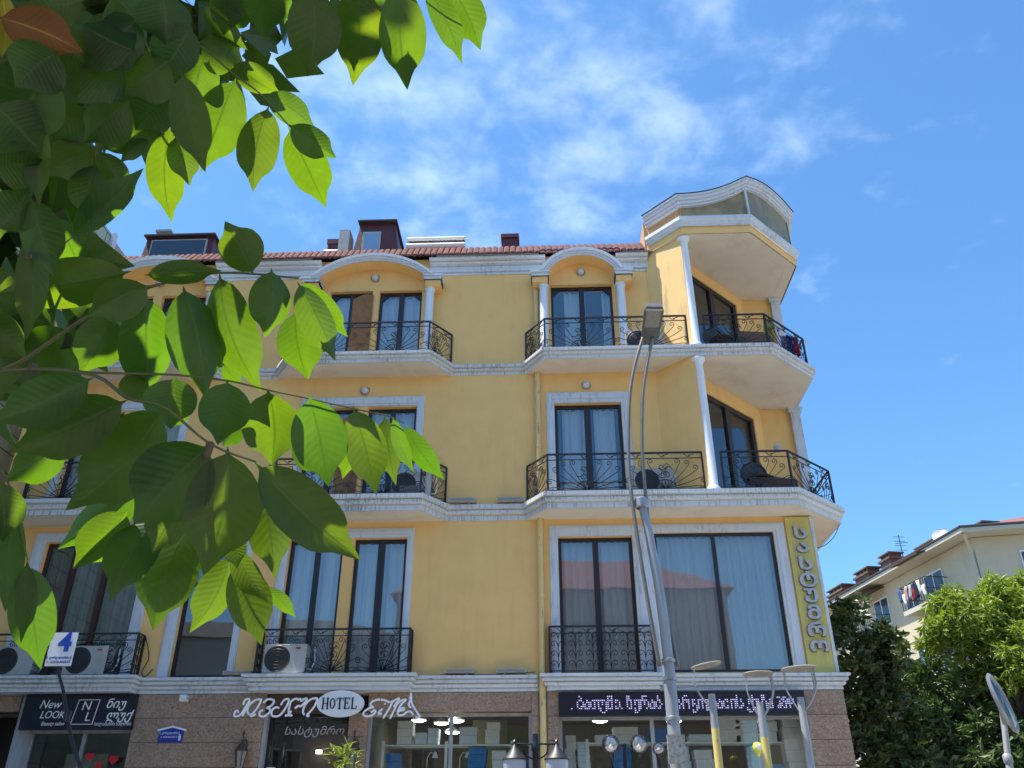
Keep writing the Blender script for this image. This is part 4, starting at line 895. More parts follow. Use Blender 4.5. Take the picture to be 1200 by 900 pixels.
# unit: trace of the photo at 1/10 px, 1 px = 14 mm
u = .00145
def tr(L): return [[((a-70), (390-b)) for a, b in ln] for ln in L]
LET = [
 [[(125,345),(105,320),(80,345),(85,378),(120,382),(160,355),(195,290),(232,215),(205,200),(175,225),(170,262)], [(232,215),(205,300),(175,378)]],
 [[(255,365),(222,330),(235,265),(290,215),(350,205),(362,215),(330,300),(270,378),(300,375),(325,360)]],
 [[(390,240),(430,205),(480,205),(510,225),(490,270),(440,295),(480,310),(470,350),(420,385),(370,375),(375,330),(405,320)]],
 [[(590,265),(620,215),(655,200),(675,215),(655,290),(600,370),(550,385),(505,370),(505,320),(545,290),(580,300)]],
 [[(690,290),(700,230),(745,200),(775,205)],[(690,290),(690,350),(730,378),(690,372),(655,378)],[(775,215),(800,200),(820,225),(840,205),(880,200),(860,240),(820,280),(790,275),(760,305)],[(690,350),(720,330)]],
 [[(870,370),(848,330),(870,260),(920,210),(985,195),(995,215),(970,290),(900,378),(930,378)]],
]
for ln in LET: ribbon('letter', tr(ln), -5.09, 3.585, S, u)
# "Eiffel" with a little tower for its last stroke
def tr2(L): return [[((a-220), (470-b)) for a, b in ln] for ln in L]
EI = [
 [[(430,235),(390,235),(320,265),(310,310),(350,330),(290,345),(225,395),(240,440),(320,440),(380,400),(370,370),(325,400)]],
 [[(470,350),(430,390),(425,420),(470,405)],[(497,283),(510,292)]],
 [[(440,235),(490,240),(560,270),(600,260),(560,350),(490,470)],[(600,260),(690,220),(620,330)]],
 [[(690,220),(650,320),(580,475)],[(620,330),(700,260),(780,235),(720,300),(680,390),(700,435),(760,425),(800,395),(850,390),(890,430)]],
 [[(690,380),(750,370),(765,345),(720,350),(690,390)]],
 [[(842,150),(840,240),(820,300),(850,340)],[(842,150),(850,240),(880,320),(980,460),(920,465)],[(820,215),(862,215)]],
]
for ln in EI: ribbon('letter', tr2(ln), -2.975, 3.555, S, u*10/12, w=.032)

# --- vertical sign on the corner: one Georgian word
S = thing('corner_hotel_sign', 'tall yellow corner board with raised grey Georgian letters one above another', 'sign', (4.53,-.04,4.3))
m = MB(); m.box(4.30,-.05,4.26,4.76,.0,6.95); m.build('sign_board', stained('lemon sign board', (.62,.52,.16), (.36,.33,.22), lo=.52, hi=.72, scale=(5,5,1.2), amount=.5), S)
m = MB(); m.box(4.735,-.06,4.26,4.785,.01,6.96); m.build('edge_strip', M['trim'], S)
zz_ = 6.66
for ch in 'სასტუმრო':
    o = put_text(ch, .29, (4.53,-.085,zz_), M['letter_grey'], S, 'letter', ext=.022, bold=.008, sx=1.45, centre=True)
    o2 = put_text(ch, .29, (4.53,-.060,zz_-.004), M['lamp_body'], o, 'letter_shadow', ext=.012, bold=.013, sx=1.45, centre=True)  # darker, wider copy set behind each letter in place of its shadow
    zz_ -= .283
# --- LED board
S = thing('led_sign', 'long black LED message board with violet white Georgian dots above the right shop window', 'sign', (2.1,-.1,3.62))
m = MB(); m.box(.17,-.13,3.60,4.13,-.035,3.97); m.build('case', M['led_case'], S)
m = MB(); m.box(.17,-.145,3.60,4.13,-.131,3.625); m.box(.17,-.145,3.945,4.13,-.131,3.965); m.box(.17,-.145,3.625,.20,-.131,3.945); m.box(4.10,-.145,3.625,4.13,-.131,3.945); m.build('case_rim', M['black'], S)
me = text_mesh('. ბათუმი, ზურაბ გორგილაძის ქუჩა 39/4', .235, ext=0)
xs_ = [v.co.x for v in me.vertices]; x0_, x1_ = min(xs_), max(xs_); zs_ = [v.co.y for v in me.vertices]; zc_ = (min(zs_)+max(zs_))/2
tris = []
me.calc_loop_triangles()
for t in me.loop_triangles: tris.append([me.vertices[i].co.xy.copy() for i in t.vertices])
sx_ = 3.62/(x1_-x0_)
def inside(px, py):
    for a, b, c in tris:
        if px < min(a.x,b.x,c.x) or px > max(a.x,b.x,c.x): continue
        d1 = (b-a).cross(Vector((px,py))-a); d2 = (c-b).cross(Vector((px,py))-b); d3 = (a-c).cross(Vector((px,py))-c)
        if (d1 >= 0 and d2 >= 0 and d3 >= 0) or (d1 <= 0 and d2 <= 0 and d3 <= 0): return True
    return False
m = MB(); pitch = .031
for i in range(int(3.62/pitch)):
    for j in range(9):
        X = i*pitch; Zr = (j-4)*pitch
        hit = any(inside(x0_+(X+dx_)/sx_, zc_+(Zr+dz_)/1.12) for dx_ in (-.006,.006) for dz_ in (-.006,.006))
        if hit:
            xx, zz2_ = .38+X, 3.775+Zr
            m.add([(xx-.010,-.134,zz2_-.007),(xx+.010,-.134,zz2_-.007),(xx+.010,-.134,zz2_+.007),(xx-.010,-.134,zz2_+.007)], [(0,1,2,3)])
m.build('led_dots', M['led'], S, recalc=False, kind='stuff')
bpy.data.meshes.remove(me)
# --- salon sign
S = thing('salon_sign', 'dark navy salon sign reading New LOOK with boxed NL initials and Georgian script', 'sign', (-7.8,-.1,3.45))
m = MB(); m.box(-8.72,-.12,3.44,-6.84,-.04,3.99); m.build('sign_board', M['navy'], S)
put_text('New', .19, (-8.28,-.124,3.83), M['white_plastic'], S, shear=.3, ext=.002, sx=.95)
put_text('LOOK', .165, (-8.20,-.124,3.665), M['white_plastic'], S, shear=.2, ext=.002, sx=.9)
put_text('Beauty salon', .085, (-8.16,-.124,3.53), M['white_plastic'], S, shear=.3, ext=.002, sx=.9)
put_text('N', .20, (-7.66,-.124,3.80), M['white_plastic'], S, ext=.002, shear=.15)
put_text('L', .20, (-7.60,-.124,3.63), M['white_plastic'], S, ext=.002, shear=.15)
m = MB()
for a in (((-7.86,3.52),(-7.50,3.52)),((-7.50,3.52),(-7.45,3.90)),((-7.45,3.90),(-7.80,3.90)),((-7.80,3.90),(-7.86,3.52))): strokes(m, [[a[0],a[1]]], 0, 0, 1, -.125, .010, .004)
m.build('logo_frame', M['white_plastic'], S)
put_text('ნიუ', .19, (-7.17,-.124,3.83), M['white_plastic'], S, shear=.3, ext=.002, bold=.002)
put_text('ლუქ', .19, (-7.08,-.124,3.65), M['white_plastic'], S, shear=.3, ext=.002, bold=.002)
put_text('სილამაზის სალონი', .075, (-7.15,-.124,3.52), M['white_plastic'], S, ext=.002, sx=.8)
# --- blue house shaped plaque
S = thing('address_plaque', 'small blue house shaped address plaque with white roof on the granite pier', 'plaque', (-6.17,-.05,3.25))
m = MB(); m.xz_prism([(-6.38,3.245),(-5.98,3.245),(-5.98,3.43),(-6.17,3.475),(-6.38,3.43)], -.05, -.031); m.build('plate', M['blue'], S)
m = MB(); strokes(m, [[(-6.40,3.43),(-6.17,3.485),(-5.94,3.43)]], 0, 0, 1, -.056, .028, .02); m.build('white_roof', M['white_plastic'], S)
put_text('ზ. გორგილაძის ქ.', .048, (-6.20,-.053,3.385), M['white_plastic'], S, ext=.001, sx=.8)
put_text('Z. GORGILADZE ST', .040, (-6.20,-.053,3.325), M['white_plastic'], S, ext=.001, sx=.8)
m = MB(); m.xz_prism([(-6.04,3.27),(-6.01,3.27),(-6.005,3.33),(-6.025,3.375),(-6.045,3.33)], -.054, -.0505); m.build('emblem', M['white_plastic'], S)

# --- house number on a bent pole near the camera
S = thing('house_number_sign', 'white number 4 plate on a thin black pole with two blue address lines', 'sign', (-2.3,-10,.12))
m = MB()
A = Matrix.Translation((-2.72,-10.0,2.62)) 
def xf(p): return tuple(A @ Vector(p))
m.add([xf(p) for p in [(-.072,-.006,-.088),(.072,-.006,-.088),(.072,-.006,.094),(-.072,-.006,.094),(-.072,.006,-.088),(.072,.006,-.088),(.072,.006,.094),(-.072,.006,.094)]], [(0,1,2,3),(7,6,5,4),(0,4,5,1),(1,5,6,2),(2,6,7,3),(3,7,4,0)])
m.build('plate', M['white_plastic'], S)
RX = Matrix.Rotation(R(90), 4, 'X')
M['signblue'] = mat('sign blue', (.01,.06,.42), .4)
put_text('4', .135, (-2.705,-10.008,2.655), M['signblue'], S, 'number', ext=.002, bold=.006, rot=RX)
put_text('ზ. გორგილაძის ქ.', .019, (-2.72,-10.008,2.575), M['signblue'], S, ext=.001, rot=RX, sx=.85)
put_text('Z. GORGILADZE ST', .018, (-2.718,-10.008,2.552), M['signblue'], S, ext=.001, rot=RX, sx=.85)
m = MB(); m.tube([(-2.71,-9.99,2.60),(-2.715,-9.985,2.50),(-2.66,-9.985,2.40),(-2.62,-9.985,2.30),(-2.55,-9.985,2.15),(-2.46,-9.985,2.0),(-2.38,-9.985,1.6),(-2.33,-9.985,.9),(-2.3,-9.985,.0)], [.008,.008,.009,.010,.010,.011,.012,.014,.016], 8)
m.lathe([(.010,0),(.014,.01),(.014,.05),(.010,.06)], (-2.60,-9.985,2.24), 10); m.build('pole', M['black'], S, smooth=40)

# ================================================================== wall lamps, cctv, ledge lights
def round_lamp(loc, label):
    L = thing('wall_lamp', label, 'wall lamp', loc, 'round lamps above the balcony doors')
    x, y, z = loc
    m = MB(); m.lathe([(0,-.01),(.085,-.01),(.095,-.03),(.085,-.05)], (x,y,z), 20, 'y'); m.build('lamp_base', M['steel'], L, smooth=40)
    m = MB(); m.lathe([(.078,-.045),(.07,-.075),(.045,-.10),(0,-.11)], (x,y,z), 20, 'y'); m.build('lamp_cover', M['frost'], L, smooth=True)
    return L
L0 = round_lamp((.87,-.0,12.50), 'round wall lamp under the right arch')
L0.location = (.87,-.0,12.50)
dup(L0, (.87,0,9.75), 'round wall lamp above the right second floor door'); dup(L0, (-3.52,0,9.72), 'round wall lamp above the middle second floor balcony')
dup(L0, (-3.53,0,12.47), 'round wall lamp under the middle arch'); dup(L0, (AX,0,12.47), 'round wall lamp under the left arch'); dup(L0, (AX,0,9.72), 'round wall lamp above the left second floor balcony')

def ac_unit(loc, label, w_=.72, h_=.5, side=-1):
    x, y, z = loc
    A_ = thing('air_conditioner', label, 'air conditioner', loc, 'outdoor air conditioning units')
    m = MB(); m.box(x-w_/2,y-.14,z+.03,x+w_/2,y+.14,z+h_); ob = m.build('casing', M['offwhite'], A_)
    md = ob.modifiers.new('b','BEVEL'); md.width = .012; md.segments = 2
    fx = x+side*w_*.17
    m = MB(); m.lathe([(.0,-.142),(h_*.40,-.142),(h_*.42,-.150),(h_*.44,-.142)], (fx,y,z+h_/2+.01), 24, 'y'); m.build('fan_grille', M['grille'], A_)
    m = MB()
    for r in (.1,.2,.3): m.lathe([(h_*r,-.158),(h_*r+.006,-.162),(h_*r+.012,-.158)], (fx,y,z+h_/2+.01), 24, 'y')
    m.build('grille_ring', M['iron'], A_)
    m = MB(); m.box(x-w_*.35,y-.12,z,x-w_*.28,y+.12,z+.035); m.box(x+w_*.28,y-.12,z,x+w_*.35,y+.12,z+.035); m.build('foot', M['grille'], A_)
    m = MB(); m.box(x-side*w_*.30-.04,y-.145,z+h_-.085,x-side*w_*.30+.04,y-.141,z+h_-.055); m.build('badge', mat('red badge', (.45,.03,.03), .4), A_)
    m = MB(); m.tube([(x+w_/2,y,z+.12),(x+w_/2+.07,y,z+.10),(x+w_/2+.09,y+.1,z+.25),(x+w_/2+.06,y+.15,z+.5)], .014, 6); m.build('hose', M['white'], A_)
    return A_
a0 = ac_unit((-4.39,-.14,4.25), 'air conditioner behind the railing of the middle first floor doors')
dup(a0, (-9.04,-.14,4.25), 'air conditioner at the far left of the left first floor railing'); dup(a0, (-7.78,-.14,4.25), 'air conditioner behind the number 4 plate on the left first floor railing')
dup(a0, (1.98,-.30,7.28), 'air conditioner behind the street lamp arms on the second floor balcony'); dup(a0, (2.02,-.30,10.26), 'air conditioner on the top right balcony behind the lamp head')
dup(a0, (-2.42,-.32,7.28), 'air conditioner at the right end of the middle second floor balcony')
# ledge lights on the moulding
def ledge_light(loc, label):
    x, y, z = loc; L = thing('floodlight', label, 'floodlight', loc, 'flat floodlights lying on the first floor ledge')
    m = MB(); m.box(x-.24,y-.09,z+.03,x+.24,y+.07,z+.09); m.build('housing', M['offwhite'], L)
    m = MB(); m.box(x-.22,y-.095,z+.035,x+.22,y-.0905,z+.075); m.build('lens', M['lamp_lens'], L)
    for s in (-.12,.12): m = MB(); m.box(x+s-.015,y-.03,z,x+s+.015,y+.03,z+.03); m.build('bracket', M['steel'], L)
    return L
l0 = ledge_light((-1.46,-.08,4.25), 'flat floodlight on the ledge right of the middle balcony'); dup(l0, (-.60,-.08,4.25), 'flat floodlight on the ledge beside the drain pipe')
dup(l0, (-5.2,-.08,4.25), 'flat floodlight on the ledge right of the narrow window'); dup(l0, (-.62,-.1,7.27), 'flat floodlight on the second floor band beside the drain pipe')
dup(l0, (-1.5,-.1,7.27), 'flat floodlight on the second floor band beside the middle balcony')
# security camera
S = thing('security_camera', 'small white security camera under the ledge above the granite pier', 'security camera', (-6.05,-.1,3.9))
m = MB(); m.box(-6.10,-.16,3.87,-5.99,-.03,3.97); m.build('box', M['white'], S); m = MB(); m.tube([(-5.99,-.08,3.92),(-5.93,-.1,3.90),(-5.90,-.14,3.93)], .012, 6); m.lathe([(0,-.03),(.03,-.03),(.03,.03),(0,.03)], (-5.90,-.16,3.93), 10, 'y'); m.build('lens_arm', M['steel'], S)
# old lanterns on the pier
def old_lantern(loc, label):
    x, y, z = loc; L = thing('wall_lantern', label, 'lantern', loc, 'brown wall lanterns beside the entrance')
    m = MB(); m.lathe([(.015,.30),(.022,.27),(.03,.25),(.05,.22),(.10,.14),(.115,.12),(.10,.115)], (x,y-.12,z), 12); m.lathe([(.012,.42),(.02,.38),(.008,.33),(.018,.31)], (x,y-.12,z), 8); m.build('cap', M['brown_dark'], L, smooth=40)
    m = MB(); m.lathe([(.09,.115),(.055,-.12),(.0,-.13)], (x,y-.12,z), 6); m.build('lantern_glass', M['lamp_lens'], L)
    m = MB()
    for k in range(6): a = math.pi*k/3; m.tube([(x+.095*math.cos(a),y-.12+.095*math.sin(a),z+.12),(x+.058*math.cos(a),y-.12+.058*math.sin(a),z-.12)], .008, 4)
    m.tube([(x,y,z-.2),(x-.04,y-.03,z-.1),(x-.06,y-.04,z+.05),(x+.06,y-.03,z+.22),(x+.03,y-.08,z+.30),(x,y-.12,z+.27)], .012, 6); m.build('lantern_frame', M['brown_dark'], L); return L
o0 = old_lantern((-4.93,-.05,2.98), 'brown wall lantern on the granite pier left of the entrance'); dup(o0, (-3.12,-.05,2.98), 'brown wall lantern on the pier right of the entrance behind the shrub')

# ================================================================== balcony life
def chair(loc, rz, label):
    K = thing('patio_chair', label, 'chair', loc); K.rotation_euler = (0,0,rz)
    def bd(mb, nm, mt):
        me = mb.build(nm, mt, None, smooth=40); me.parent = K; return me
    m = MB(); m.tube([(.25*math.cos(a), .05, .62+.24*math.sin(a)) for a in [2*math.pi*k/20 for k in range(21)]], .016, 6, cap=False); bd(m, 'back_rim', M['iron'])
    m = MB(); m.v = [(.245*math.cos(2*math.pi*k/20), .05+.02*math.sin(k), .62+.235*math.sin(2*math.pi*k/20)) for k in range(20)]; m.f = [tuple(range(20))]; bd(m, 'backrest', mat('dark woven mesh', (.06,.06,.06), .8))
    m = MB(); m.lathe([(0,.42),(.22,.42),(.24,.44),(.22,.46),(0,.46)], (0,-.18,0), 16); bd(m, 'seat', M['brown_dark'])
    for sx2 in (-.2,.2):
        for sy2 in (.03,-.36): m = MB(); m.tube([(sx2,sy2,0),(sx2*.9,sy2,.44)], .014, 6); bd(m, 'leg', M['iron'])
    return K
chair((3.95,.15,7.27), R(8), 'round backed dark chair on the second floor corner balcony')
chair((3.55,.1,10.25), R(20), 'round backed dark chair in shadow on the top corner balcony')
T_ = thing('patio_table', 'low brown covered table on the second floor corner balcony', 'table', (4.3,.1,7.27))
m = MB(); m.add([(3.72,-.3,7.62),(4.55,-.35,7.55),(4.75,.25,7.60),(4.0,.6,7.66),(4.15,.0,7.78),(3.76,-.28,7.30),(4.52,-.33,7.29),(4.7,.22,7.30),(4.0,.55,7.3)], [(0,1,4),(1,2,4),(2,3,4),(3,0,4),(0,5,6,1),(1,6,7,2),(2,7,8,3),(3,8,5,0)]); m.build('table_cover', M['brown_dark'], T_)
m = MB(); m.lathe([(.02,0),(.3,.02),(.02,.04),(.02,.3)], (4.3,.1,7.275), 10); m.build('table_foot', M['iron'], T_)
P_ = thing('potted_plant', 'small pale green plant on the second floor corner railing', 'plant', (4.25,-.52,8.04))
m = MB(); m.lathe([(.0,0),(.05,0),(.065,.10),(.055,.10),(0,.09)], (4.25,-.50,8.04), 12); m.build('pot', M['offwhite'], P_)
rr = random.Random(3); m = MB()
for k in range(70):
    a = rr.uniform(0,6.28); r = rr.uniform(0,.09); z = rr.uniform(.08,.17); c = Vector((4.25+r*math.cos(a),-.50+r*math.sin(a),8.04+z)); d = Vector((rr.uniform(-1,1),rr.uniform(-1,1),rr.uniform(0,1))).normalized()*.03; e = d.orthogonal().normalized()*.012
    m.add([c-e,c+d*.5-e*.1,c+d,c+e], [(0,1,2,3)])
M['paleleaf'] = leaf_mat('pale grey green leaf', (.22,.30,.16), (.3,.4,.1), .2); m.build('foliage', M['paleleaf'], P_, recalc=False, kind='stuff')
# brown board and cloths on the top corner balcony
box_ = MB(); box_.prism([(4.05,.25),(4.75,.35),(4.75,.38),(4.04,.28)], 10.24, 11.12); tag(box_.build('board', M['brown'], None), 'brown wooden board leaning inside the top corner balcony', 'board')
def cloth(pts, h, m_, label, cat='towel', z=10.97):
    m = MB(); K = 12; a = Vector(pts[0]); b = Vector(pts[1]); d = b-a; nn = Vector((-d.y,d.x)).normalized()
    for r in range(5):
        for k in range(K+1):
            t = k/K; p = a+d*t+nn*(.02*math.sin(t*19+r*.4)+.012)*(1+.3*r); m.v.append((p.x,p.y,z-h*r/4*(1-.12*math.sin(t*5))))
    for r in range(4):
        for k in range(K): i = r*(K+1)+k; m.f.append((i,i+1,i+K+2,i+K+1))
    o = m.build('hanging_cloth', m_, None, smooth=True, recalc=False); md = o.modifiers.new('s','SOLIDIFY'); md.thickness = .006
    return tag(o, label, cat, 'laundry on the top corner balcony')
cloth([(4.40,-.50),(4.60,-.34)], .55, cloth_mat('yellow towel', (.42,.36,.12)), 'faded yellow towel over the top corner railing')
cloth([(4.98,.08),(5.12,.21)], .50, cloth_mat('navy towel', (.03,.04,.20)), 'navy towel near the far end of the top corner railing', z=10.90)
cloth([(5.17,.24),(5.27,.33)], .38, cloth_mat('red cloth', (.45,.03,.06)), 'red cloth near the far end of the top corner railing', z=10.95)
cloth([(4.84,-.04),(4.93,.04)], .45, cloth_mat('lilac cloth', (.38,.28,.50)), 'lilac cloth between the yellow and navy towels', z=10.80)
# folding clothes rack
S = thing('clothes_rack', 'thin white clothes rack sticking out past the top corner railing', 'clothes rack', (5.35,.42,11.0))
m = MB(); 
for k in range(4): m.tube([(5.20+.05*k,.30+.04*k,11.01),(5.52+.03*k,.52+.03*k,10.99)], .006, 4)
m.tube([(5.22,.30,11.01),(5.38,.44,11.01)], .007, 4); m.tube([(5.5,.5,10.99),(5.62,.62,10.99)], .007, 4); m.build('rail', M['white'], S)
cloth([(-3.20,-.50),(-3.02,-.52)], .32, cloth_mat('patterned towel', (.10,.10,.22)), 'dark patterned towel on the middle second floor balcony', z=7.85)['group'] = 'laundry on the middle balcony'
bk = MB(); bk.box(-2.62,-.48,7.28,-2.28,-.30,7.5); tag(bk.build('storage_box', M['lamp_body'], None), 'dark grey box in the corner of the middle second floor balcony', 'box')

# loose cables
def cable(pts, label, r=.007): m = MB(); m.tube(cat(pts,5), r, 5); tag(m.build('cable', M['black'], None, smooth=True), label, 'cable')
def cat(ps, n=5):
    o = []
    for i in range(len(ps)-1):
        p0, p1, p2, p3 = Vector(ps[max(i-1,0)]), Vector(ps[i]), Vector(ps[i+1]), Vector(ps[min(i+2,len(ps)-1)])
        for k in range(n):
            t = k/n; o.append(.5*(2*p1+(p2-p0)*t+(2*p0-5*p1+4*p2-p3)*t*t+(3*p1-p0-3*p2+p3)*t**3))
    o.append(Vector(ps[-1])); return o
cable([(5.42,.45,6.97),(5.35,.7,6.80),(5.15,1.0,6.72),(4.95,1.2,6.96)], 'thin black cable looping under the corner balcony')
cable([(-2.25,-.05,4.30),(-1.95,-.12,4.20),(-1.7,-.12,4.27),(-1.2,-.1,4.26),(-.6,-.1,4.27),(-.2,-.08,4.30)], 'black cable sagging along the ledge between the flat floodlights', .006)
cable([(-6.92,-.1,4.95),(-6.80,-.06,4.6),(-6.86,-.08,4.35),(-6.78,-.1,4.27),(-6.70,-.04,4.4)], 'black cable tangled at the right end of the left railing', .009)
# ================================================================== roof kit
S = thing('water_heater', 'solar water heater with two white tanks on the tiled roof', 'solar water heater', (-2.33,.6,13.4))
m = MB()
m.tube([(-3.0,.50,13.915),(-1.67,.50,13.915)], .05, 16); m.build('upper_tank', M['white'], S, smooth=40)
m = MB(); m.tube([(-3.0,.42,13.66),(-1.67,.42,13.66)], .065, 16); m.build('lower_tank', M['white'], S, smooth=40)
m = MB(); m.box(-2.96,.5,13.6,-1.70,.58,13.86); m.build('collector', M['maroon'], S)
m = MB()
for k in range(15): x = -2.92+k*.085; m.tube([(x,.47,13.6),(x,.49,13.86)], .014, 5)
m.build('vacuum_tube', M['lamp_body'], S)
m = MB()
for x in (-2.98,-1.69): m.tube([(x,.5,13.2),(x,.5,13.9)], .015, 4)
m.build('support', M['steel'], S)
S = thing('roof_air_unit', 'grey ventilation box beside the tall maroon dormer', 'ventilation unit', (-4.5,.7,13.5))
m = MB(); m.box(-4.60,.55,13.62,-4.36,.95,14.30); m.build('box', M['offwhite'], S)
m = MB(); m.box(-4.88,.6,13.95,-4.60,.9,14.08); m.tube([(-4.90,.7,13.75),(-4.5,.7,13.75)], .06, 10); m.box(-4.86,.62,13.6,-4.62,.88,13.95); m.build('motor', M['maroon'], S)
m = MB(); m.tube([(-4.92,.6,13.70),(-4.6,.6,13.70)], .055, 10); m.build('pipe', M['white'], S, smooth=40)
S = thing('roof_vent', 'grey concrete vent block on the wide maroon dormer', 'vent', (-8.8,.7,14.1))
m = MB(); m.box(-8.92,.6,14.12,-8.62,1.0,14.46); m.box(-8.96,.56,14.40,-8.60,1.04,14.46); m.build('block', M['kerb'], S)
m = MB(); m.tube([(-9.15,.7,14.15),(-8.95,.7,14.28),(-8.8,.7,14.48)], .012, 5); m.build('cable', M['black'], S)

# ================================================================== shop goods
rr = random.Random(8)
def shelf(x0, x1, zs, y, label, posts):
    S = thing('display_shelf', label, 'shelf', ((x0+x1)/2,y,.13))
    for z in zs: m = MB(); m.box(x0,y-.18,z-.02,x1,y+.18,z+.0); m.build('shelf_board', M['green_shelf'], S)
    for x in posts: m = MB(); m.box(x-.022,y-.20,.13,x+.022,y-.16,zs[-1]+.05); m.build('upright', M['green_shelf'], S)
    return S
shelf(-2.8,-.55,[2.45,2.86,3.26], .75, 'white framed shelf behind the middle shop window', (-2.78,-1.72,-.62))
shelf(.45,4.15,[2.45,2.86,3.28], .75, 'white framed shelf behind the right shop window', (.63,1.72,3.9))
def carton(x, y, z, w_, h_, d_, m_, label, grp):
    b = MB(); b.box(x-w_/2,y-d_/2,z,x+w_/2,y+d_/2,z+h_); b.box(x-w_/2-.004,y-d_/2-.004,z+h_*.72,x+w_/2+.004,y+d_/2+.004,z+h_*.98)
    return tag(b.build('carton', m_, None), label, 'box', grp)
def stack(x, y, z, n, w_, h_, m_, where):
    for k in range(n):
        nm = ['bottom','second','third','fourth','fifth','sixth'][k] if k < n-1 else ('only' if n == 1 else 'topmost')
        carton(x+rr.uniform(-.015,.015), y, z+k*(h_+.004), w_*rr.uniform(.94,1.02), h_, .3, m_, f'{nm} box of the {where}', 'goods boxes in the shop windows')
stack(.36,.75,2.88,5,.17,.10,M['greycarton'],'narrow pale stack at the left edge of the right shop window')
stack(.58,.72,2.88,4,.20,.10,M['palebox'],'pale stack beside the left upright of the right shop window')
stack(.45,.72,2.47,2,.34,.16,M['blueboxes'],'blue stack low at the left of the right shop window')
stack(2.60,.75,3.28,1,.50,.12,M['palebox'],'wide low pile behind the street lamp in the right shop window')
stack(3.02,.75,3.28,2,.36,.20,M['greycarton'],'white stack between the two yellow posts')
stack(3.30,.75,3.28,3,.36,.14,M['greycarton'],'white stack left of the second yellow post'.replace('left of','behind'))
stack(3.68,.75,3.28,3,.24,.16,M['greycarton'],'grey stack right of the second yellow post')
stack(4.02,.62,2.62,6,.30,.17,M['greycarton'],'tall crowded stack at the right end of the right shop window')
stack(1.95,.75,3.28,2,.55,.11,M['blueboxes'],'blue stack near the street lamp mast')
stack(3.72,.7,2.60,3,.20,.11,M['blueboxes'],'blue stack beside the yellow posts')
stack(1.30,.75,3.28,2,.42,.12,M['greycarton'],'white stack above the twin globe lamp')
stack(.95,.75,3.28,1,.34,.12,M['palebox'],'low pale pile left of the twin globe lamp')
stack(1.2,.75,2.88,3,.30,.11,M['blueboxes'],'blue stack behind the dark blue lamp post')
stack(2.15,.75,2.88,3,.34,.11,M['palebox'],'pale stack on the middle shelf right of the street lamp mast')
stack(2.55,.75,2.88,2,.30,.14,M['greycarton'],'white stack on the middle shelf before the first yellow post')
stack(3.45,.75,2.88,3,.26,.11,M['palebox'],'pale stack on the middle shelf right of the balloon')
stack(-1.35,.75,3.27,2,.30,.13,M['palebox'],'pale stack right of the central upright in the middle window')
stack(-.95,.75,3.27,3,.24,.11,M['greycarton'],'white stack at the right of the middle shop shelf')
stack(-1.2,.75,2.88,3,.30,.11,M['blueboxes'],'blue stack on the lower shelf of the middle window')
stack(-.85,.75,2.88,2,.24,.14,M['greycarton'],'white stack on the lower shelf left of the double lantern')
stack(-2.45,.75,3.27,3,.26,.12,M['greycarton'],'grey stack on the middle shop shelf')
stack(-2.15,.75,3.27,1,.20,.18,M['palebox'],'small box beside the grey stack in the middle window')
stack(-1.95,.70,3.27,2,.18,.12,M['palebox'],'pale blue stack in the middle window')
stack(-2.6,.7,2.88,2,.22,.12,M['blueboxes'],'blue stack low in the middle window')
stack(-.42,.6,2.6,3,.16,.14,M['blueboxes'],'blue stack behind the double lantern')
b = MB(); b.box(-1.35,1.4,2.9,-.75,1.45,3.75); tag(b.build('notice_board', mat('olive board', (.26,.24,.15), .8), None), 'olive board hanging inside the middle shop window', 'board')
M['lit'] = emit_mat('lit diffuser', (1,.97,.90), 6)
def pendant(loc, label, r=.15):
    x, y, z = loc; L = thing('ceiling_lamp', label, 'lamp', loc, 'white dome lamps in the shop ceiling')
    m = MB(); m.lathe([(r*.3,.06),(r,.0),(r*.9,-.02),(0,-.045)], (x,y,z), 18); m.build('lamp_shade', M['white_plastic'], L, smooth=50)
    m = MB(); m.lathe([(r*.88,-.022),(r*.5,-.042),(0,-.048)], (x,y,z-.004), 18); m.build('lit_diffuser', M['lit'], L, smooth=True)
    m = MB(); m.tube([(x,y,z+.05),(x,y,3.98)], .008, 4); m.build('cord', M['white'], L); return L
p0 = pendant((-1.75,.8,3.80), 'white dome lamp highest in the middle shop window')
for q, lb in (((-1.60,.95,3.70),'white dome lamp just right of the highest one'),((-2.35,1.6,3.80),'white dome lamp over the grey boxes'),((-1.95,1.7,3.76),'white dome lamp over the pale blue boxes'),((-1.72,1.5,3.58),'white dome lamp beside the central upright'),((-1.0,1.9,3.95),'white dome lamp at the right of the middle window')): dup(p0, q, lb)
for q, lb in (((.9,1.2,3.72),'added unseen white dome lamp high in the right shop beside its left edge'),((2.2,1.3,3.72),'added unseen white dome lamp high in the right shop behind the lamp mast'),((3.4,1.2,3.72),'added unseen white dome lamp high in the right shop between the yellow posts')): dup(p0, q, lb)  # added out of sight behind the LED board to brighten the goods
def desk_lamp(x, y, z, label):
    L = thing('desk_lamp', label, 'lamp', (x,y,z))
    m = MB(); m.lathe([(0,0),(.07,0),(.07,.015),(0,.02)], (x,y,z), 14); m.build('lamp_base', M['white'], L)
    m = MB(); m.tube([(x,y,z),(x+.0,y,z+.2),(x+.05,y,z+.29),(x+.12,y,z+.27)], .008, 5); m.build('arm', M['white'], L)
    m = MB(); m.lathe([(.02,.06),(.055,-.03),(.05,-.03),(.0,.05)], (x+.13,y,z+.24), 12); m.build('lamp_shade', M['white'], L, smooth=40)
desk_lamp(-2.05,.7,2.86,'white desk lamp under the grey boxes in the middle window'); desk_lamp(-1.5,.7,2.86,'white desk lamp right of the central upright in the middle window')
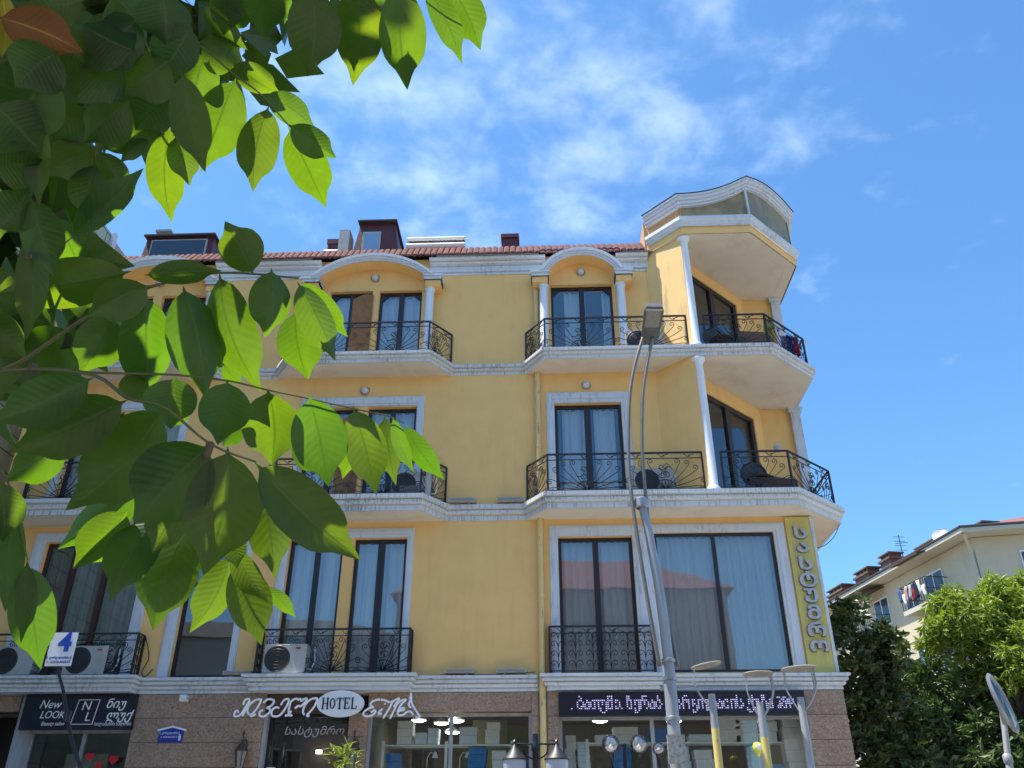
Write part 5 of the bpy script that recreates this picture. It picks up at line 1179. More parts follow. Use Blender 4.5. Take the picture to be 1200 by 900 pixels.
# posters and hearts in the salon
def heart(x, y, z, s, label):
    m = MB(); P = []
    for k in range(24):
        t = 2*math.pi*k/24; P.append((x+s*(16*math.sin(t)**3)/17, z+s*(13*math.cos(t)-5*math.cos(2*t)-2*math.cos(3*t)-math.cos(4*t))/17))
    m.xz_prism(P[::-1], y, y+.02); tag(m.build('heart_sticker', mat('red foil', (.60,.01,.02), .35), None), label, 'heart', 'red hearts in the salon window')
heart(-7.50,.05,3.05,.075,'big red heart left in the salon window'); heart(-7.10,.05,3.0,.085,'big red heart right in the salon window'); heart(-7.33,.05,2.92,.06,'small red heart between the two big ones')
for (x, z, w_, h_), lb in (((-4.50,2.75,.14,.26),'white notice on the entrance door edge'),((-4.23,2.73,.16,.26),'white and blue shield sticker on the entrance glass')):
    S = thing('door_notice', lb, 'notice', (x,.1,z)); m = MB(); m.box(x-w_/2,.095,z-h_/2,x+w_/2,.11,z+h_/2); m.build('sheet', M['white_plastic'], S)
    m = MB(); m.xz_prism([(x-w_*.35,z+h_*.3),(x-w_*.35,z-h_*.1),(x,z-h_*.35),(x+w_*.35,z-h_*.1),(x+w_*.35,z+h_*.3)][::-1], .092, .0945); m.build('print', M['blue'] if 'shield' in lb else M['black'], S)
put_text('სასტუმრო', .17, (-3.86,.09,3.42), M['letter_grey'], H, 'door_lettering', shear=.25, ext=.002, sx=1.1)
for x in (-4.05,-3.45): b = MB(); b.box(x-.05,1.3,3.2,x+.05,1.34,3.26); tag(b.build('lobby_light', emit_mat('warm lobby light', (1,.93,.8), 3), None), 'small square light in the lobby, ' + ('left one' if x < -4 else 'right one'), 'light')

# ================================================================== street furniture
# --- tall street lamp with bowed twin arms
S = thing('street_lamp', 'tall grey street lamp with bowed twin arms and a flat head hanging over the road', 'street lamp', (1.06,-7,.0))
m = MB(); m.tube([(1.06,-7,.12),(1.06,-7,1.4),(1.06,-7,3.03),(1.05,-7,3.45),(1.03,-7,3.82),(.985,-7,4.28),(.935,-7,4.60)], [.058,.056,.054,.050,.046,.041,.037], 20); m.lathe([(.15,.0),(.15,.03),(.1,.05),(.09,.3),(.07,.3)], (1.06,-7,.12), 20); m.build('mast', M['bare'], S, smooth=40)
m = MB(); m.lathe([(.05,-.04),(.064,-.03),(.064,.05),(.05,.06),(0,.065)], (.935,-7,4.58), 14); m.tube([(.86,-7,4.60),(1.0,-7,4.60)], .022, 8); m.build('collar', M['steel'], S, smooth=40)
for z, r in ((2.95,.066),(3.10,.065),(2.62,.067)): m = MB(); m.lathe([(r-.006,0),(r,.004),(r,.03),(r-.006,.034)], (1.06,-7,z), 20); m.build('clamp_band', M['steel'], S, smooth=40)
def arm(pts, r): m = MB(); m.tube(pts, r, 10); return m.build('arm', M['bronze'], S, smooth=True)
def cat(ps, n=5):
    o = []
    for i in range(len(ps)-1):
        p0, p1, p2, p3 = Vector(ps[max(i-1,0)]), Vector(ps[i]), Vector(ps[i+1]), Vector(ps[min(i+2,len(ps)-1)])
        for k in range(n):
            t = k/n; o.append(.5*(2*p1+(p2-p0)*t+(2*p0-5*p1+4*p2-p3)*t*t+(3*p1-p0-3*p2+p3)*t**3))
    o.append(Vector(ps[-1])); return o
arm(cat([(.975,-7.06,3.06),(.93,-7.05,3.5),(.875,-7.04,4.15),(.845,-7.02,4.65),(.845,-7.0,5.1),(.90,-7,5.75),(.985,-7,6.15),(1.10,-7.0,6.50)]), .018)
arm(cat([(1.145,-6.96,3.07),(1.10,-6.95,3.5),(1.01,-6.96,4.2),(.985,-6.98,4.65),(.985,-7,5.15),(1.03,-7,5.72),(1.10,-7,6.1),(1.20,-7,6.50)]), .018)
Hd = Matrix.Translation((1.165,-7.02,6.50)) @ Matrix.Rotation(R(4), 4, 'Z') @ Matrix.Rotation(R(-24), 4, 'X')
def hp(mb_, pts, fs): mb_.add([tuple(Hd @ Vector(p)) for p in pts], fs)
m = MB(); o8 = [(-.06,.10),(-.095,-.0),(-.105,-.31),(-.085,-.36),(.085,-.36),(.105,-.31),(.095,-.0),(.06,.10)]
hp(m, [(x,y,-.02) for x,y in o8]+[(x*.9,y,.05) for x,y in o8]+[(x*.5,y*.9,.085) for x,y in o8], [tuple(range(8))]+[(i,i+8,(i+1)%8+8,(i+1)%8) for i in range(8)]+[(i+8,i+16,(i+1)%8+16,(i+1)%8+8) for i in range(8)]+[tuple(range(23,15,-1))]); m.build('lamp_head', M['lamp_body'], S, label='flat grey LED head')
m = MB(); hp(m, [(-.078,-.31,-.026),(.078,-.31,-.026),(.078,-.10,-.026),(-.078,-.10,-.026)], [(0,1,2,3)]); m.build('lens', M['lamp_lens'], S)
m = MB(); hp(m, [(-.09,-.33,-.022),(.09,-.33,-.022),(.09,-.315,-.032),(-.09,-.315,-.032)], [(0,1,2,3)]); hp(m, [(-.09,-.08,-.022),(.09,-.08,-.022),(.09,-.095,-.032),(-.09,-.095,-.032)], [(0,1,2,3)]); m.build('lens_frame', M['steel'], S)
m = MB(); m.box(.985,-7.105,2.28,1.13,-7.07,2.5); m.build('sticker', mat('torn paper', (.55,.52,.46), .9, noise=.6, nscale=40), S, label='torn stickers on the mast')
M['dusty'] = mat('dusty ring casting', (.30,.285,.25), .8, noise=.3, nscale=20)
# --- ring topped lamps
def ring_lamp(x, y, ztop, col, label, arms, tilt, rr_=.20, cx=0):
    L = thing('ring_lamp', label, 'street lamp', (x,y,.12), 'ring topped post lamps in front of the right shop')
    zr = ztop+.36
    m = MB(); m.lathe([(.070,0),(.055,.03),(.050,ztop-.42-.12)], (x,y,.12), 16); m.build('lower_post', col, L, smooth=40)
    m = MB(); m.lathe([(.050,ztop-.42-.12),(.046,ztop-.12),(0,ztop-.12)], (x,y,.12), 16); m.build('upper_post', M['bare'], L, smooth=40)
    c = Vector((x+cx,y,zr)); Rm = Matrix.Rotation(tilt, 3, 'Y')
    m = MB(); n = 28; o = len(m.v)
    for r1, z_ in ((rr_,.009),(rr_*1.04,.0),(rr_,-.010),(rr_*.52,-.010),(rr_*.5,.0),(rr_*.52,.009)):
        for k in range(n):
            a = 2*math.pi*k/n; m.v.append(tuple(c + Rm @ Vector((r1*math.cos(a), r1*math.sin(a), z_))))
    for j in range(6):
        for k in range(n): m.f.append((j*n+k, j*n+(k+1)%n, ((j+1)%6)*n+(k+1)%n, ((j+1)%6)*n+k))
    m.build('ring', M['dusty'], L, smooth=40)
    m = MB(); m.lathe([(0,-.008),(rr_*.5,-.008)], tuple(c), 20)
    m.v = [tuple(c + Rm @ (Vector(v)-c)) for v in m.v]; m.build('ring_core', M['lamp_lens'], L, recalc=False)
    for a in arms:
        ex, ey = rr_*.85*math.cos(a), rr_*.85*math.sin(a); e = c + Rm @ Vector((ex,ey,-.02))
        for dd in (-.022,.022):
            t = Vector((-math.sin(a),math.cos(a),0))*dd
            m = MB(); m.tube(cat([Vector((x+.04*math.cos(a),y+.04*math.sin(a),ztop-.16))+t, Vector((x+.7*(ex+cx),y+.7*ey,ztop-.02))+t, Vector((x+cx+ex*1.04,y+ey*1.04,ztop+.14))+t, e+t], 4), .008, 5); m.build('prong', M['steel'], L)
    return L
ring_lamp(2.13,-3,3.47,M['pole_yellow'],'leftmost ring topped lamp, yellow post with tilted ring',[math.pi,math.pi*.93],R(-10),.20,cx=-.03)
ring_lamp(2.74,-3,3.36,M['pole_yellow'],'middle ring topped lamp with level ring on a yellow post',[math.pi*.95,.15,-.5],R(0),.19,cx=.03)
ring_lamp(3.27,-3,3.42,M['bare'],'rightmost ring topped lamp on an all grey post',[math.pi*.85,.2,-.3],R(-3),.22,cx=.03)
# --- double lantern
S = thing('double_lantern', 'black post with two hanging white glass lanterns in front of the drain pipe', 'street lamp', (-.13,-6,.12))
m = MB(); m.lathe([(.08,0),(.08,.1),(.035,.2),(.03,2.36),(.04,2.38),(.04,2.42),(.028,2.44),(.028,2.52),(0,2.54)], (-.13,-6,.12), 14); m.build('post', M['black'], S, smooth=40)
m = MB(); m.tube([(-.36,-6,2.55),(.10,-6,2.55)], .009, 6)
for s in (-1,1): m.tube(cat([(-.13+s*.03,-6,2.42),(-.13+s*.10,-6,2.46),(-.13+s*.12,-6,2.54)],4), .008, 5); m.lathe([(.009,0),(.016,.03),(0,.05)], (-.13+s*.2,-6,2.545), 8)
m.build('cross_arm', M['black'], S)
for s in (-1,1):
    x = -.13+s*.2
    m = MB(); m.lathe([(.012,.13),(.03,.10),(.10,.02),(.118,.0),(.118,-.01)], (x,-6,2.42), 16); m.build('lantern_cap', M['iron'], S, smooth=40)
    m = MB(); m.lathe([(.108,-.01),(.105,-.09),(.07,-.19),(.03,-.23),(0,-.235)], (x,-6,2.42), 16); m.build('lantern_glass', M['frost'], S, smooth=True)
# --- globe lamps
def globe_lamp(x, y, zt, label, pts, r, dark=True):
    L = thing('globe_lamp', label, 'street lamp', (x,y,.12))
    m = MB(); m.lathe([(.07,0),(.07,.15),(.035,.22),(.03,zt-.12),(.0,zt-.10)], (x,y,.12), 12); m.build('post', M['navy'] if dark else M['black'], L, smooth=40)
    for gx, gz in pts:
        m = MB(); m.tube(cat([(x,y,zt-.55),(gx*.6+x*.4,y,zt-.62),(gx,y,gz-r-.07),(gx,y,gz-r)],4), .012, 6); m.lathe([(.02,-.06),(.045,-.02),(.05,0),(0,.0)], (gx,y,gz-r+.01), 12); m.build('arm', M['black'], L, smooth=40)
        m = MB(); m.lathe([(r*math.sin(math.pi*k/12), -r*math.cos(math.pi*k/12)) for k in range(13)], (gx,y,gz), 22); m.build('globe', M['globe'], L, smooth=True)
        m = MB(); m.lathe([(0,-.03),(.02,-.02),(.03,.02),(0,.05)], (gx,y,gz-r*.35), 10); m.build('bulb', M['white_plastic'], L, smooth=True)
globe_lamp(1.08,-1.5,3.03,'twin clear globe lamp on a dark blue post before the right shop window',[(.885,3.03),(1.285,3.03)],.13)
globe_lamp(1.60,-1.2,2.98,'smaller clear globe lamp beside the street lamp mast',[(1.60,3.00)],.09,False)
# --- balloon and oval shop light
S = thing('balloon', 'yellow balloon with a white face between the yellow posts', 'balloon', (3.15,-.8,2.9))
m = MB(); m.lathe([(0,-.12),(.02,-.10),(.07,-.02),(.075,.04),(.05,.085),(0,.10)], (3.13,-.8,3.03), 16); m.build('skin', mat('yellow balloon', (.60,.62,.04), .35), S, smooth=True)
m = MB(); m.lathe([(0,-.078),(.03,-.076),(.04,-.07)], (3.13,-.8,3.05), 12, 'y'); m.build('face', M['white_plastic'], S)
m = MB(); m.tube([(3.13,-.8,2.92),(3.14,-.8,2.6),(3.13,-.8,.13)], .004, 4); m.build('string', M['white'], S)
# --- oval street light close on the right
S = thing('oval_street_light', 'tilted oval street light with a clear cover and pale grey rim at the right edge', 'street lamp', (2.75,-9,.12))
Mm = Matrix.Translation((2.862,-9.0,2.455)) @ Matrix.Rotation(R(-14), 4, 'Y') @ Matrix.Rotation(R(52), 4, 'Z')
def mp_(p): return tuple(Mm @ Vector(p))
n = 32; a_, b_ = .135, .175
m = MB()
for ro, yo in ((1,.012),(1.07,.0),(1,-.012),(.93,-.004)):
    for k in range(n): t = 2*math.pi*k/n; m.v.append(mp_((a_*ro*math.cos(t), yo, b_*ro*math.sin(t))))
for j in range(4):
    for k in range(n): m.f.append((j*n+k, j*n+(k+1)%n, ((j+1)%4)*n+(k+1)%n, ((j+1)%4)*n+k))
m.build('rim', M['steel'], S, smooth=50)
m = MB(); rings = 6
m.v.append(mp_((0,-.03,0)))
for j in range(1,rings+1):
    q = j/rings
    for k in range(n): t = 2*math.pi*k/n; m.v.append(mp_((a_*.97*q*math.cos(t), -.03*(1-q*q), b_*.97*q*math.sin(t))))
for k in range(n): m.f.append((0,1+k,1+(k+1)%n))
for j in range(rings-1):
    for k in range(n): m.f.append((1+j*n+k, 1+(j+1)*n+k, 1+(j+1)*n+(k+1)%n, 1+j*n+(k+1)%n))
mm = glass_mat('dusty clear cover', .06, (.66,.70,.66), .25, mult=.3); m.build('clear_cover', mm, S, smooth=True)
m = MB(); m.obox((2.855,-8.985),(.6,.8),.05,.03,2.33,2.56); m.build('lamp_tube', M['lamp_body'], S)
m = MB(); m.tube([(2.862,-8.985,2.50),(2.84,-8.985,2.30),(2.818,-8.985,2.16),(2.80,-8.985,2.0),(2.77,-8.985,1.2),(2.75,-8.985,.12)], [.014,.018,.019,.024,.03,.03], 10); m.lathe([(.02,0),(.028,.01),(.028,.05),(.02,.06)], (2.812,-8.985,2.10), 10); m.build('pole', M['bare'], S, smooth=40)
# ================================================================== neighbours
# tall pale green building on the left: its side wall looks over the hotel roof
B = thing('tall_neighbour_building', 'tall pale green tiled building behind the leaves at the left edge', 'building', (-15,2,0))
m = MB(); m.box(-19,-9,.0,-11.2,2.55,15.9); m.build('wall', M['greenwall'], B)
m = MB(); m.box(-19,2.55,.0,-11.203,3.6,15.85); m.build('end_wall', M['beigewall'], B)
m = MB()
for z in [1+.4*k for k in range(38)]: m.box(-11.21,-9,z,-11.19,2.5,z+.014)
for y in [-9+.8*k for k in range(15)]: m.box(-11.21,y,.5,-11.192,y+.012,15.8)
m.build('wall_joint', M['slate'], B)
m = MB(); m.box(-19,-9.2,15.9,-11.0,-.1,16.05); m.build('roof', M['slate'], B)
for k, (y0, y1) in enumerate(((-4.2,-.2),(.1,1.4))):
    m = MB(); m.box(-11.2,y0,13.6 if k == 0 else 15.2,-10.9,y1,14.6 if k == 0 else 15.9); m.build('loggia', M['room_dark'], B)
m = MB(); m.box(-11.19,2.40,.0,-11.1,2.56,15.95); m.build('corner_strip', M['trim'], B)
for z in (8.2,11.2,14.2):
    for y in (-6,-3.2):
        m = MB(); m.box(-11.2,y,z,-11.14,y+1.2,z+1.4); W = m.build('window', M['frame'], B); m = MB(); m.box(-11.139,y+.08,z+.08,-11.13,y+1.12,z+1.32); m.build('pane', M['glass'], W)

# the row across the street (seen in the window glass)
def opposite(x0, x1, ze, zr, label, wallm, roofm, y=-25):
    B = thing('opposite_building', label, 'building', ((x0+x1)/2,y,0))
    m = MB(); m.box(x0,y-10,0,x1,y,ze); m.build('wall', wallm, B)
    m = MB(); m.add([(x0-.4,y+.4,ze),(x1+.4,y+.4,ze),(x1+.4,y-10.4,ze),(x0-.4,y-10.4,ze),(x0+4,y-5,zr),(x1-4,y-5,zr)], [(0,1,5,4),(1,2,5),(2,3,4,5),(3,0,4),(3,2,1,0)]); m.build('roof', roofm, B)
    n = int((x1-x0)/2.6)
    for f in range(int((ze-1)/3)):
        for k in range(n):
            cx = x0+(k+.5)*(x1-x0)/n; z = 1.2+f*3
            m = MB(); m.box(cx-.6,y-.02,z,cx+.6,y+.05,z+1.6); W = m.build('window', M['white'], B)
            m = MB(); m.box(cx-.52,y+.05,z+.08,cx-.03,y+.06,z+1.52); m.box(cx+.03,y+.05,z+.08,cx+.52,y+.06,z+1.52); m.build('pane', M['black'], W)
    return B
redtile = mat('red tile roof', (.27,.09,.07), .8, noise=.45, nscale=30, stretch=(1,.3,1))
opposite(-7.0,8.4,12.6,15.6,'red roofed building across the street mirrored in the hotel windows', mat('rose render', (.50,.34,.27), .9, noise=.2, nscale=1), redtile)
opposite(-24,-7.3,10.6,12.6,'lower grey building across the street left of the red roofed one', mat('grey render', (.36,.36,.35), .9, noise=.2, nscale=1), M['slate'])
opposite(12,30,8,10,'low pale building across the street on the right', M['cream'], redtile)

# cream apartment house in the distance on the right
B = thing('apartment_building', 'cream apartment house with brick chimneys and laundry balconies beyond the trees', 'building', (15.65,16.62,0))
c0 = Vector((15.65,16.62)); ul = Vector((-1.7,9.4)).normalized(); ur = Vector((2.2,-.40)).normalized()
ul_n = Vector((-ul.y, ul.x)); ul_n = ul_n if ul_n.dot(Vector((-1,-.2))) > 0 else -ul_n      # outward of the left face
ur_n = Vector((ur.y, -ur.x)); ur_n = ur_n if ur_n.dot(Vector((0,-1))) > 0 else -ur_n
cw = c0 - ul_n*.55 - ur_n*.55     # wall corner behind the eaves
def LP(s, o=0): p = cw+ul*s+ul_n*o; return (p.x, p.y)
def RP(s, o=0): p = cw+ur*s+ur_n*o; return (p.x, p.y)
far = cw+ul*26; far2 = cw+ur*16; far3 = far+ur*16
m = MB(); m.prism([LP(0),RP(16),(far3.x,far3.y),LP(26)], 0, 12.3); m.build('wall', M['cream'], B)
e = [c0, c0+ur*17, c0+ur*17+ul*27, c0+ul*27]
m = MB(); m.prism([(p.x,p.y) for p in e], 12.32, 12.48); m.build('eaves', M['soffit_pale'], B)
m = MB(); rc = (e[0]+e[1]+e[2]+e[3])/4; r1 = c0+ur*8.5+ul*8; r2 = c0+ur*8.5+ul*19
m.add([(p.x,p.y,12.49) for p in e]+[(r1.x,r1.y,15.3),(r2.x,r2.y,15.3)], [(0,1,4),(1,2,5,4),(2,3,5),(3,0,4,5)]); m.build('roof', redtile, B)
m = MB(); 
for a, b in ((e[0],e[1]),(e[3],e[0])): m.tube([(a.x,a.y,12.53),(b.x,b.y,12.53)], .055, 6)
m.build('gutter', M['slate'], B)
m = MB(); a, b = LP(.1,.08), LP(.25,.08); q = c0-(ul_n+ur_n)*.1
m.tube([(q.x,q.y,12.3),(a[0],a[1],11.7),(a[0],a[1],2)], .06, 6); m.build('drain_pipe', M['soffit_pale'], B)
def fw(P, s0, s1, z0, z1, label=None, bars=True):
    m = MB(); a, b = P(s0,.04), P(s1,.04); a2, b2 = P(s0,-.05), P(s1,-.05)
    m.prism([a,b,b2,a2], z0, z1); W = m.build('window', M['white'], B, label=label)
    n = 2
    for k in range(n):
        p, q = P(s0+(s1-s0)*(k/n+.04),.05), P(s0+(s1-s0)*((k+1)/n-.04),.05); p2, q2 = P(s0+(s1-s0)*(k/n+.04),.03), P(s0+(s1-s0)*((k+1)/n-.04),.03)
        m = MB(); m.prism([p,q,q2,p2], z0+.08, z1-.08); m.build('pane', M['glassdark'], W)
    return W
M['glassdark'] = mat('dark far pane', (.05,.06,.07), .12)
for z in (2.0,5.0,8.0,10.55):
    fw(LP, 4.1,5.0, z, z+1.25)
    fw(LP, 2.2,3.5, z-.5 if z > 10 else z, z+1.25); fw(LP, 6.4,7.6, z, z+1.25); fw(LP, 10.2,11.3, z, z+1.25); fw(LP, 13.6,14.6, z, z+1.25)
    fw(RP, 1.5,2.7, z+.1, z+1.15); fw(RP, 5.0,6.2, z, z+1.25)
def far_balcony(s0, s1, zb, laundry, label, awn=True):
    m = MB(); m.prism([LP(s0,0),LP(s0,1.0),LP(s1,1.0),LP(s1,0)], zb-.18, zb); K = m.build('balcony', M['soffit_pale'], B, label=label)
    m = MB(); n = int((s1-s0)/.16)
    for k in range(n+1): p = LP(s0+(s1-s0)*k/n,.97); m.tube([(p[0],p[1],zb),(p[0],p[1],zb+.95)], .014, 4)
    for z in (.02,.5,.95): m.tube([(*LP(s0,0),zb+z),(*LP(s0,.97),zb+z),(*LP(s1,.97),zb+z),(*LP(s1,0),zb+z)], .02, 4)
    for s in (s0,s1): 
        for o in (.3,.6): p = LP(s,o); m.tube([(p[0],p[1],zb),(p[0],p[1],zb+.95)], .014, 4)
    m.build('railing', M['iron'], K)
    if awn:
        m = MB(); a = [(*LP(s0-.1,0),zb+2.15),(*LP(s1+.1,0),zb+2.15),(*LP(s1+.1,1.15),zb+1.85),(*LP(s0-.1,1.15),zb+1.85)]
        m.add(a+[(x,y,z+.05) for x,y,z in a], [(0,1,2,3),(7,6,5,4),(0,4,5,1),(1,5,6,2),(2,6,7,3),(3,7,4,0)]); m.build('awning', M['brown_dark'], K)
    return K
far_balcony(2.0,3.9,10.40,True,'upper laundry balcony under a brown awning'); far_balcony(6.6,8.6,10.05,False,'farther balcony of the top floor')
far_balcony(2.0,3.9,7.2,True,'lower balcony hidden by the trees'); far_balcony(6.6,8.6,7.0,False,'farther balcony of the third floor',False)
cols = [('white',(.75,.75,.75)),('white',(.7,.7,.72)),('dark',(.05,.05,.07)),('wine red',(.30,.04,.05)),('pale grey',(.5,.5,.52)),('faded pink',(.55,.35,.36)),('white',(.74,.74,.70)),('blue',(.08,.14,.32))]
for k, (cn, cc) in enumerate(cols):
    s0 = 2.05+k*.235; o_ = 1.03+.03*(k%2)
    m = MB(); z = 11.30-.25*(k%3==0); h = .45+.2*((k*7)%3)/2
    for r in range(5):
        for j in range(5): p = LP(s0+.2*j/4, o_+.03*math.sin(r+j*1.7+k)); m.v.append((p[0],p[1],z-h*r/4))
    for r in range(4):
        for j in range(4): i = r*5+j; m.f.append((i,i+1,i+6,i+5))
    o = m.build('hanging_laundry', cloth_mat(cn+' laundry', cc), None, smooth=True, recalc=False); o.modifiers.new('s','SOLIDIFY').thickness = .01
    tag(o, f'{cn} laundry on the far cream house balcony, ' + ['nearest the corner','second from the corner end','third from the corner end','fourth from the corner end','fifth from the corner end','sixth from the corner end','last but one','farthest from the corner'][k], 'laundry', 'laundry on the far balcony')
def far_chimney(s, o, z1, w_):
    p = cw+ul*s-ul_n*o; m = MB(); m.obox((p.x,p.y), ul, w_, .7, 12.4, z1); m.obox((p.x,p.y), ul, w_+.16, .86, z1, z1+.1)
    for k in range(4): m.obox((p.x+ul.x*(k-1.5)*w_/4,p.y+ul.y*(k-1.5)*w_/4), ul, w_/8, .6, z1+.1, z1+.28)
    m.obox((p.x,p.y), ul, w_+.1, .8, z1+.28, z1+.34); m.build('chimney', M['brick'], B, label='brown brick chimney with vents')
far_chimney(3.8,.9,13.0,1.3); far_chimney(1.2,1.6,13.0,.8); far_chimney(9.6,1.2,13.6,1.3); far_chimney(12.4,1.2,13.5,1.6); far_chimney(8.0,1.6,13.9,.9)
S = thing('satellite_dish', 'white satellite dish on the eave of the far cream house', 'satellite dish', (*LP(2.2,.0),12.6))
cx, cy = LP(2.2,-.3); m = MB(); n = 20; P0 = Vector((cx,cy,13.15)); nn = Vector((-.45,-.8,.35)).normalized(); a1 = nn.orthogonal().normalized(); a2 = nn.cross(a1)
m.v.append(tuple(P0-nn*.1))
for j in (1,2,3): 
    for k in range(n): t = 2*math.pi*k/n; m.v.append(tuple(P0-nn*.1*(1-(j/3)**2)+(a1*math.cos(t)+a2*math.sin(t))*.33*j/3))
for k in range(n): m.f.append((0,1+k,1+(k+1)%n))
for j in (0,1):
    for k in range(n): m.f.append((1+j*n+k,1+j*n+n+k,1+j*n+n+(k+1)%n,1+j*n+(k+1)%n))
m.build('dish', M['white'], S, smooth=True, recalc=False)
m = MB(); m.tube([(cx,cy,12.45),(cx,cy,13.1)], .03, 6); m.tube([tuple(P0-a1*.38),tuple(P0+nn*.4)], .012, 4); m.build('mast', M['steel'], S)
S = thing('tv_antenna', 'thin roof antenna on the eave of the far cream house', 'antenna', (*LP(4.9,-.2),12.5))
x, y = LP(4.9,-.2); m = MB(); m.tube([(x,y,12.4),(x,y,14.1)], .02, 5); m.build('mast', M['slate'], S); m = MB()
for z in (13.4,13.6,13.8,14.0): m.tube([(x-.25,y-.02,z),(x+.25,y+.02,z)], .012, 4)
m.tube([(x-.2,y,13.7),(x+.35,y,13.75)], .014, 4); m.build('element', M['slate'], S)

# ================================================================== trees beyond the corner
def leaf_cloud(mb, rnd, centre, rad, n, size, aspect, droop=0.0, shell=.55, skip=None):
    cx, cy, cz = centre
    for _ in range(n):
        while True:
            v = Vector((rnd.uniform(-1,1), rnd.uniform(-1,1), rnd.uniform(-1,1)))
            if shell < v.length < 1 or (v.length < 1 and rnd.random() < .25): break
        p = Vector((cx+v.x*rad[0], cy+v.y*rad[1], cz+v.z*rad[2]))
        if skip and skip(p): continue
        d = Vector((rnd.gauss(0,1), rnd.gauss(0,1), rnd.gauss(0,.6)-droop)).normalized(); d = (d + v.normalized()*.5).normalized()
        s = size*rnd.uniform(.6,1.25); e = d.cross(Vector((rnd.gauss(0,1),rnd.gauss(0,1),rnd.gauss(0,1)))).normalized()*s*aspect
        up = d.cross(e).normalized()*s*.12
        mb.add([p, p+d*s*.45+e-up, p+d*s, p+d*s*.45-e-up], [(0,1,2,3)])
def tree(name, label, cat, base, top, lobes, nleaf, size, aspect, lm, seed, trunk_r=.16, droop=0, per=None):
    rnd = random.Random(seed); T = thing(name, label, cat, base)
    bx, by, bz = base; m = MB()
    tk = [Vector(base), Vector((bx+.1,by,bz+(top-bz)*.35)), Vector((bx-.05,by+.1,bz+(top-bz)*.62))]
    m.tube(cat_(tk), [trunk_r*(1-.5*i/10) for i in range(11)], 9)
    for (c, r) in lobes:
        a = Vector((bx,by,bz+(top-bz)*rnd.uniform(.3,.6))); cc = Vector(c); m.tube([a, a.lerp(cc,.5)+Vector((0,0,.25)), cc], [trunk_r*.45,trunk_r*.3,trunk_r*.1], 6)
    m.build('trunk', M['bark'], T, smooth=True)
    m = MB(); vol = [r[0]*r[1]*r[2] for c, r in lobes]; tot = sum(v**.67 for v in vol)
    for (c, r), v in zip(lobes, vol):
        n = int(nleaf*(v**.67)/tot)
        # clumps inside each lobe so that light and shade break up
        k = max(6, n//55)
        for _ in range(k):
            u = Vector((rnd.gauss(0,1),rnd.gauss(0,1),rnd.gauss(0,1))).normalized()*rnd.uniform(.45,1.0)
            q = (c[0]+u.x*r[0], c[1]+u.y*r[1], c[2]+u.z*r[2]); s = rnd.uniform(.16,.30)*max(r)
            leaf_cloud(m, rnd, q, (s,s,s*.75), max(6, n//k), size, aspect, droop, .3)
    m.build('crown', lm, T, recalc=False, kind='stuff')
    return T
def cat_(ps): return cat(ps, 5)
M['magnolia'] = leaf_mat('dark glossy magnolia leaf', (.026,.050,.018), (.06,.12,.01), .22, .32)
M['ash'] = leaf_mat('bright ash leaf', (.095,.155,.022), (.36,.48,.03), .42, .5)
M['darkleaf'] = leaf_mat('deep green leaf', (.030,.062,.018), (.08,.16,.015), .3, .5)
rnd = random.Random(21)
def lob(x, y, z, r, k=1.0): return ((x,y,z), (r,r,r*k))
tree('magnolia_tree','dark glossy leaved tree right against the hotel corner','tree',(7.4,6.2,.12),7.3,
     [lob(7.3,6.1,6.35,.75),lob(7.75,6.2,5.6,.85),lob(7.1,6.0,5.0,.7),lob(7.7,6.4,4.4,.9),lob(7.2,6.1,3.6,.8),lob(8.0,6.3,3.3,.9),lob(7.3,6.2,2.6,.9),lob(8.35,6.5,5.9,.45)], 11000, .20, .26, M['magnolia'], 4)
tree('ash_tree','bright green feathery tree filling the lower right','tree',(11.2,7.2,.12),7.9,
     [lob(10.4,7.0,6.85,.8),lob(11.6,7.3,7.15,.85),lob(12.6,7.5,7.3,.9),lob(9.75,6.9,6.3,.55),lob(11.0,6.7,5.9,.9),lob(12.1,6.8,6.1,1.1),lob(12.6,6.7,4.8,1.1),lob(11.9,6.2,3.7,.9)], 21000, .25, .13, M['ash'], 5, droop=.5)
tree('dark_tree','shaded deep green tree behind the feathery one','tree',(9.6,8.8,.12),6.5,
     [lob(9.3,7.6,5.2,.8),lob(10.3,7.4,5.0,.9),lob(9.2,7.2,4.1,.8),lob(10.6,7.0,4.0,1.0),lob(9.9,7,3.2,1.0),lob(11.2,7,3.0,.9),lob(9.2,8.6,5.2,1.0),lob(9.9,8.8,4.6,1.2),lob(9.0,8.4,4.0,1.0),lob(10.4,8.6,3.6,1.2),lob(11.3,9,5.2,1.3),lob(12.8,9,4.4,1.5),lob(9.2,8.3,2.8,1.1),lob(13.5,9,6,1.2)], 24000, .24, .18, M['darkleaf'], 6)
tree('background_tree','dark tree between the two street trees','tree',(14,12,.12),6.5,
     [lob(12.2,11,4.2,1.6),lob(14,12,4.8,1.8),lob(16,12,5.0,1.8),lob(11.0,11,3.2,1.5)], 12000, .26, .2, M['darkleaf'], 7)
